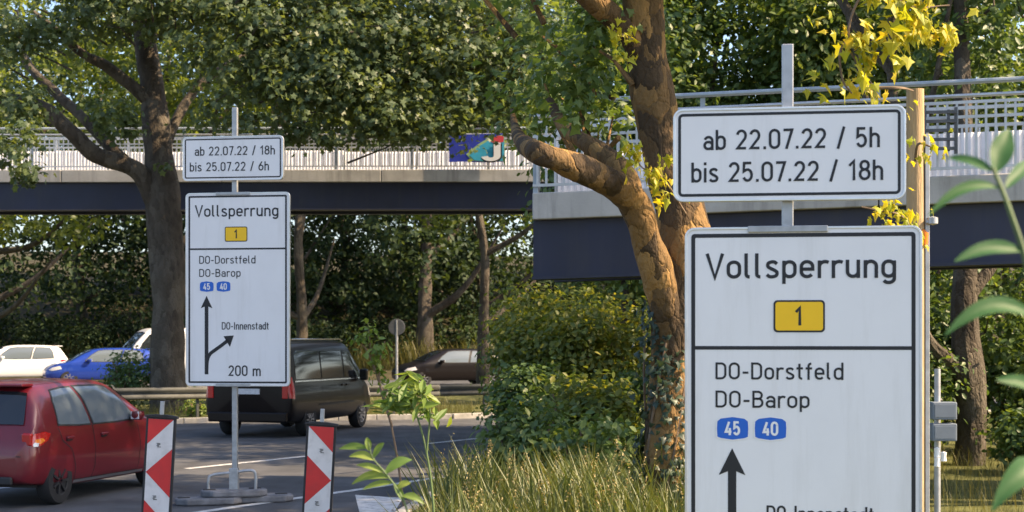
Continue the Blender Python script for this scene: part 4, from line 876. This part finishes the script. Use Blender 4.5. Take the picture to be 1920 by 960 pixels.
# ivy up the lower trunk
t = thing('ivy', G(1250,Y1), 'dark ivy climbing the lower trunk of the right plane tree', 'ivy'); r = np.random.default_rng(8); N = 2600
a = r.uniform(0,6.28,N); z = r.random(N)**1.2*2.35; rad = .195+r.normal(size=N)*.045+.10*np.maximum(0,1.3-z)/1.3
p = np.stack([G(1250,Y1)[0]+(z-.6)*.012+rad*np.cos(a)*1.05-.03,Y1+rad*np.sin(a),z],1); keep = (np.sin(a*2+z*3)+r.normal(size=N)*.5 > -.3-(1.5-z)*.6); p = p[keep]; a = a[keep]
leaves('ivy_leaves', M['leaf_ivy'], t, p, np.stack([np.cos(a),np.sin(a),np.full(len(a),.35)],1)+r.normal(size=p.shape)*.35, .085*r.uniform(.7,1.3,len(p)), 'lobed', G(1250,Y1), 8)
mb = MB()
for k in range(5): mb.tube([(G(1250,Y1)[0]+.2*math.cos(k*1.3+zz),Y1+.2*math.sin(k*1.3+zz),zz) for zz in np.linspace(0,2.0,9)],.012,5)
mb.build('ivy_stems', M['twig'], t, True, off=G(1250,Y1))
# dark forked tree at the right edge
Y2 = 24.5; base = G(1812,Y2); L = lambda *q: ([P(x,y,Y2+d) for x,y,d,_ in q],[w/2*Y2/FPX for *_,w in q])
limbs = [L((1812,1010,0,80),(1816,900,0,60),(1822,780,0,56),(1818,700,0,58),(1808,600,.1,54),(1810,500,.2,42),(1812,400,.3,38),(1806,200,.4,34),(1800,0,.6,26),(1790,-200,.9,16)),
 L((1816,720,0,40),(1785,680,-.1,30),(1750,650,-.2,22),(1725,600,-.3,16),(1700,520,-.4,12)), L((1812,560,.1,30),(1845,520,.2,24),(1880,470,.3,18),(1920,420,.4,12))]
ells = [E(1850,560,25.6,.8,.7,.5),E(1760,520,25.4,.5,.5,.4),E(1880,640,25.8,.6,.5,.5),E(1800,-120,25.4,2.2,1.8,1.2),E(1720,600,25.4,.4,.4,.4),E(1960,560,25.5,.7,.7,.7),E(1800,60,25.5,1.5,1.2,1.0)]
tree('maple_tree', base, 'dark forked tree behind the foreground plant at right edge', limbs, ells, 300, 22, .26, .13, 6, M['bark'], M['leaf_bush'], twigs=20)
# trees behind the near span
G3 = 'trees behind the near span of the bridge'; q3 = ['right of the footbridge bend','behind the golden plane trunk','behind the date board','right of the date board','beyond the right edge']
for i, (px,Y,h,cr) in enumerate(((1180,33.0,9.8,2.6),(1300,31.5,9.6,2.9),(1480,32,9.8,3.0),(1690,31.5,10.2,3.2),(1915,32,10.2,3.4))):
    simple_tree('maple_tree',px,Y,h,cr,'dense green maple '+q3[i],17000,.15,30+i,M['leaf_right'],.3,.22,group=G3)
G4 = 'tall trees shading the road from the right'
for i, (x,Y,h,cr) in enumerate(((6.2,26.4,12.6,2.8),(23,44,17,5.0),(12,50,16,4.6),(9.0,18.6,15,3.6))):
    simple_tree('maple_tree',960+x/Y*FPX,Y,h,cr,'tall maple '+['above the frame behind the near sign','farthest right beyond the bridge','behind the dense maples','right of the picture edge'][i],(2600,4000,5000,9000)[i],.24,50+i,M['leaf_back'],(.3,.45,.45,.4)[i],(.64,.25,.25,.55)[i],group=G4)
G5 = 'trees of the wood right of the picture'; q5 = ['nearest to the road','beside the bridge end','behind the bridge end','deep in the wood','at the far roadside','farthest along the road']
for i, (x,Y,h,cr) in enumerate(((24,24,15,4.5),(29,33,16,5),(31,43,17,5.5),(38,27,17,5.5),(34,54,17,5.5),(42,66,18,6))):
    simple_tree('wood_tree',960+x/Y*FPX,Y,h,cr,'broad tree of the right hand wood '+q5[i],4500,.42,160+i,M['leaf_far'],.5,.10,group=G5)
# shrubs under the near span
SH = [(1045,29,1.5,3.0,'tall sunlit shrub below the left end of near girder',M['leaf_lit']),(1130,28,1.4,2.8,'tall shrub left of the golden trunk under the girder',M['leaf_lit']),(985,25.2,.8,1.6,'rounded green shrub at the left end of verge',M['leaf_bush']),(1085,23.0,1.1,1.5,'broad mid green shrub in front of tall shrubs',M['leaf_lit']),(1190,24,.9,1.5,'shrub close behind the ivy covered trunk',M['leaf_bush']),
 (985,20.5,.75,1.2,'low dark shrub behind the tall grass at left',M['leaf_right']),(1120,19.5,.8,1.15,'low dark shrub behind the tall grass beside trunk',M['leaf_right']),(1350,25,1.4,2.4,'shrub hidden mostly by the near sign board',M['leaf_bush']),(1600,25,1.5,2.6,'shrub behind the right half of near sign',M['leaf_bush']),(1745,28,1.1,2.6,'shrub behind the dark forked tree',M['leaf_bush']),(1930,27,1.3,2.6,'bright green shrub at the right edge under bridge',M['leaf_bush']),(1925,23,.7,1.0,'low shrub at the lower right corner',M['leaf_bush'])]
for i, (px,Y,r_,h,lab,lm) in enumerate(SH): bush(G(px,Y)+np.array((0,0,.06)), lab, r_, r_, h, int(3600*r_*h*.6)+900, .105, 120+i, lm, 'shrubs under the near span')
# shrubs and saplings on the median
bush(G(240,41.2)+np.array((0,0,.09)), 'dark rounded bush behind the crash barrier hiding the blue car', .80,.7,1.72,3600,.085,150,M['leaf_bush'])
bush(G(325,42)+np.array((0,0,.09)), 'small bush behind the barrier beside the far sign board', .4,.4,1.25,900,.085,151,M['leaf_bush'])
bush(G(370,38.6)+np.array((0,0,.09)), 'dry yellow green tuft at kerb left of the black van', .30,.25,.42,500,.07,152,M['leaf_light'])
def plant(name, label, stems, Y, m_stem, lm, leafs, cat='plant', shape='ovate', group=None):
    """stems: pixel polylines at depth Y with widths; leafs: rows (base px,py, tip px,py, width px, arch px, d)"""
    b0 = P(stems[0][0][0][0], stems[0][0][0][1], Y); t = thing(name, b0, label, cat, group)
    for pts, w in stems:
        rows = spline([P(x,y,Y+(d[0] if d else 0)) for x,y,*d in pts],6); k = len(rows); mb = MB(); mb.tube(rows,[w*Y/FPX/2*(1-.55*i/k) for i in range(k)],7); mb.build('stem', m_stem, t, True, off=b0)
    for (bx,by,tx,ty,w,arch,d) in leafs:
        a, e = P(bx,by,Y), P(tx,ty,Y+d); n = 8; ax = (e-a); ln = np.linalg.norm(ax); dr = ax/ln
        sd = np.cross(dr, np.array((.15,-1,.5))); sd /= np.linalg.norm(sd); nm = np.cross(sd, dr); nm *= -1 if nm[1] > 0 else 1; vs = []
        for i in range(n+1):
            u = i/n; ww = w*Y/FPX/2*(math.sin(math.pi*min(1,u*.93+.05))**.75)*(1-.25*u); c_ = a+ax*u+np.array((0,0,arch*Y/FPX*4*u*(1-u)))
            wv = .12*math.sin(u*9+bx)*ww
            for s_ in (-1,-.5,0,.5,1): vs.append(c_+sd*ww*s_+nm*(.32*ww*abs(s_)+wv*s_))
        mb = MB(); mb.add(vs,[(i*5+j,i*5+j+1,(i+1)*5+j+1,(i+1)*5+j) for i in range(n) for j in range(4)])
        mb.build('leaf', lm, t, True, off=b0, fix=False)
    return t
plant('broadleaf_plant','blurred foreground plant with long blue green leaves at right edge',[([(2010,1240),(1965,760),(1930,520),(1895,400),(1862,315)],17)],3.2,M['greenstem'],M['leaf_plant'],
 [(1864,322,1893,243,50,4,.05),(1860,320,1776,296,26,6,.02),(1872,352,1740,405,26,24,-.05),(1886,352,1945,300,30,8,.1),(1916,470,1790,490,34,14,-.05),(1948,600,1772,628,40,40,-.06),(1960,735,1868,712,34,6,-.03),(1975,905,1860,958,60,46,-.08),(1925,500,2010,450,34,10,.1),(1950,640,2060,600,36,14,.05)])
r = np.random.default_rng(33)
def twig_leaves(line, n, ln, w, spread=.9):
    out = []; rows = spline(line, 6)
    for i in range(n):
        u = .15+.85*(i+.5)/n; q = rows[int(u*(len(rows)-1))]; a = r.uniform(-.2,1.2)*math.pi if i < n-1 else .5*math.pi
        a = math.pi*(.15 if i%2 else .85)+r.normal()*.45; l_ = ln*r.uniform(.6,1.15); out.append((q[0],q[1],q[0]+l_*math.cos(a),q[1]-l_*math.sin(a)*.7,w*r.uniform(.7,1.1),l_*.12,r.normal()*.03))
    return out
tw = [(800,1190),(772,1000),(755,935),(725,890),(700,860),(690,828)]
plant('seedling','young plant with pointed pale leaves before the road markings',[(tw,5)],6.2,M['greenstem'],M['leaf_light'],
 [(757,940,738,905,14,2,0),(745,915,770,905,15,3,0),(728,895,660,908,20,10,.02),(722,888,772,862,22,8,.03),(735,905,680,918,14,4,0),(702,862,655,856,18,6,0),(700,858,720,830,14,4,0),(692,845,688,820,14,2,0),(688,840,636,842,16,4,.02),(718,885,668,872,14,4,0),(755,930,795,945,16,6,0)])
o = P(835,1330,10.0); t = thing('seedling', o, 'leafy plant with light green narrow leaf tufts in front of black car', 'plant')
for ln, w in (([(835,1330),(815,980),(800,850),(775,765),(745,738)],.010),([(775,765),(735,768),(690,765)],.006),([(800,850),(806,770),(795,735)],.007)):
    rows = spline([P(x,y,10.0) for x,y in ln],6); mb = MB(); mb.tube(rows,[w*(1-.6*i/len(rows)) for i in range(len(rows))],7); mb.build('stem', M['greenstem'], t, True, off=o)
e = [E(752,728,10,.10,.10,.07),E(788,730,10,.09,.10,.09),E(705,766,10,.08,.08,.03),E(740,764,10,.07,.08,.035),E(800,775,10,.07,.08,.08)]
p, nr, s, cc = clump_pts(e, 17, 6, .07, 47); rr = np.random.default_rng(3); leaf_objects(M['leaf_light'], t, p, nr*.6+np.array((.1,-.4,.5)), s*.115, 'lance', o, 47, rr.normal(size=p.shape)+np.array((-.2,-.3,.1)))
t = thing('sapling', G(760,18.5), 'thin sapling with small pale leaves before the front of black van', 'sapling'); o = G(760,18.5); mb = MB()
for ln in ([(760,975),(745,860),(725,760),(700,680),(690,605)],[(735,800),(712,720),(715,660),(722,640)],[(722,750),(690,660),(660,635)]):
    rows = spline([P(x,y,18.5) for x,y in ln],5); mb.tube(rows,[.016*(1-.7*i/len(rows)) for i in range(len(rows))],6)
mb.build('stem', M['twig'], t, True, off=o)
e = [E(690,625,18.5,.12,.12,.14),E(668,640,18.5,.12,.12,.06),E(700,670,18.5,.16,.14,.16),E(712,705,18.5,.12,.12,.12),E(715,650,18.5,.08,.1,.1),E(728,740,18.5,.1,.1,.12)]
p, nr, s, cc = clump_pts(e, 34, 7, .08, 44); leaf_objects(M['leaf_light'], t, p, nr, s*.085, 'ovate', o, 44, None)

# ------------------------------------------------------------------ grass
def grass(name, label, polys, n, hmin, hmax, seed, m, seedheads=0, wide=1.0):
    r = np.random.default_rng(seed); pts = []
    for (x0,x1,y0,y1), w in polys:
        k = int(n*w); pts.append(np.stack([r.uniform(x0,x1,k), r.uniform(y0,y1,k), np.full(k,.07)],1))
    p = np.concatenate(pts); N = len(p); hgt = r.uniform(hmin,hmax,N)*(.75+.5*np.array([mnoise.noise(Vector((a[0]*.9,a[1]*.9,seed))) for a in p]))
    tang = np.stack([r.normal(size=N)*.22,r.normal(size=N)*.22,np.ones(N)],1); nr = r.normal(size=(N,3)); nr[:,2] = 0
    o = leaves(name, m, None, p, nr, np.maximum(.08,hgt), 'blade', (0,0,0), seed, tang); tag(o, label, 'grass', kind='stuff')
    if seedheads:
        i = r.choice(N, seedheads); tt = tang[i]/np.linalg.norm(tang[i],axis=1,keepdims=True); q = p[i]+tt*(hgt[i]*.98)[:,None]
        k = 14; qq = np.repeat(q,k,0)+np.repeat(tt,k,0)*(np.tile(np.linspace(-.09,.09,k),len(q))[:,None])+r.normal(size=(len(q)*k,3))*.010
        s = leaves('seed_heads', M['seed'], o, qq, r.normal(size=qq.shape), .022, 'ovate', (0,0,0), seed+1); tag(s, kind='stuff')
    return o
M['grasstall'] = leaf_mat('tall grass blades', (.075,.11,.03), (.19,.19,.055), .35, (1.3,1.2,.5))
grass('tall_grass','tall yellow green seeding grass on the verge below the bridge',[((-.7,1.7,12.2,16.5),1)],7500,.45,1.25,21,M['grasstall'],190)
grass('verge_grass','short grass on the near verge',[((-1.1,6,8,13),.3),((-.6,2,16,24),.3),((2,10,14,26),.9)],12000,.14,.5,22,M['grass'])
grass('median_grass','rough grass along the median under the crash barrier',[((-13,-6,38.3,41),.35),((-6,-1,39.4,42.5),.45),((-1,4,42.2,46),.2)],9000,.15,.5,23,M['grass'])
grass('weeds','tall weeds along the foot of the far wood',[((-26,-12,74,77),.6),((-10,0,76,79),.5)],9000,.8,2.3,24,M['grass'])

# ------------------------------------------------------------------ posts, signs and cabinets
g = G(1716,10.6); t = thing('round_post', g, 'sunlit round wooden post close behind right edge of near sign', 'post')
mb = MB(); mb.tube([(0,0,-.1),(0,0,1.2),(.005,0,2.4),(.0,0,3.70)],[.066,.064,.061,.057],20,True,.03); mb.build('pole', M['wood'], t, True)
mb = MB(); q = P(1752,413,10.5)-g; mb.tube([(.06,-.05,q[2]-.01),(q[0],-.06,q[2])],.018,8); mb.lathe([(.0001,-.03),(.035,-.02),(.035,.02),(.0001,.03)],10,'z',(q[0],-.06,q[2])); mb.build('bracket_bolt', M['galv'], t, True)
mb = MB(); mb.box((.070,-.02,1.9),(.03,.05,3.0)); mb.build('cable_channel', M['galv'], t, bevel=.004)
mb = MB(); q = P(1735,445,10.5)-g; mb.lathe([(.0001,-.06),(.03,-.045),(.035,.03),(.0001,.06)],12,'z',(q[0]+.0,-.05,q[2])); mb.build('orange_reflector', M['amber'], t, True)
g = G(1768,15.0); t = thing('cabinet', g, 'blue grey box cabinet with two panels on a pole behind post', 'cabinet')
mb = MB(); mb.tube([(-.02,.12,0),(-.02,.12,1.75)],.03,10); mb.build('pole', M['galv'], t, True)
for zc in (1.36,1.16):
    mb = MB(); mb.box((0,0,zc),(.23,.14,.165)); b = mb.build('panel', M['clad'], t, bevel=.01); mb = MB(); mb.box((0,-.072,zc),(.19,.006,.12)); mb.build('panel_lid', M['clad'], b, bevel=.002)
for dx, zc in ((-.06,.97),(.0,.93),(-.06,.88)):
    mb = MB(); mb.lathe([(.0001,-.05),(.03,-.04),(.025,.0),(.03,.04),(.0001,.05)],10,'z',(dx,-.02,zc)); mb.build('insulator', M['white'], t, True)
g = G(744,60); t = thing('round_sign', g, 'round road sign seen from behind on a pole beyond the barrier', 'road sign')
mb = MB(); mb.tube([(0,0,0),(0,0,2.6)],.045,8); mb.build('pole', M['galv'], t, True)
mb = MB(); mb.lathe([(.0001,-.03),(.30,-.03),(.31,-.01),(.31,.01),(.30,.0),(.0001,.0)],28,'y',(0,0,2.33)); mb.build('disc', M['grey'], t, True)
bn_o = P(885,305,43.9)
mb = MB(); stroke(mb, [(a,b) for a,b in GL['J'][1][0]], .19, 0); z = [P(905+ (x/.5)*34, 301-y*34, 43.86) for x,y,_ in mb.v]; mb.v = [tuple(q-bn_o) for q in z]; mb.build('letter', M['white'], cl, fix=False)
mb = MB(); stroke(mb, [(a,b) for a,b in GL['J'][1][0]], .24, 0); z = [P(905.8+ (x/.5)*34, 303-y*34, 43.872) for x,y,_ in mb.v]; mb.v = [tuple(q-bn_o) for q in z]; mb.build('letter_shadow', M['ink'], cl, fix=False)
# fallen leaves along the kerbs
r = np.random.default_rng(77); N = 420; y = r.uniform(15,24,N); kx = np.interp(y,[4,17,21,25],[-1.75,-1.25,-.78,-.5]); p = np.stack([kx-np.abs(r.normal(size=N))*.35+.25,y,np.where(r.random(N)<.5,.016,.016)],1); p[:,2] = np.where(p[:,0]>kx,.135,.016)
tag(leaves('leaf_litter', M['seed'], None, p, np.array((0,0,1))+r.normal(size=p.shape)*.25, r.uniform(.03,.07,N), 'ovate', (0,0,0), 77), 'small dry leaves scattered along the near kerb', 'leaves', kind='stuff')
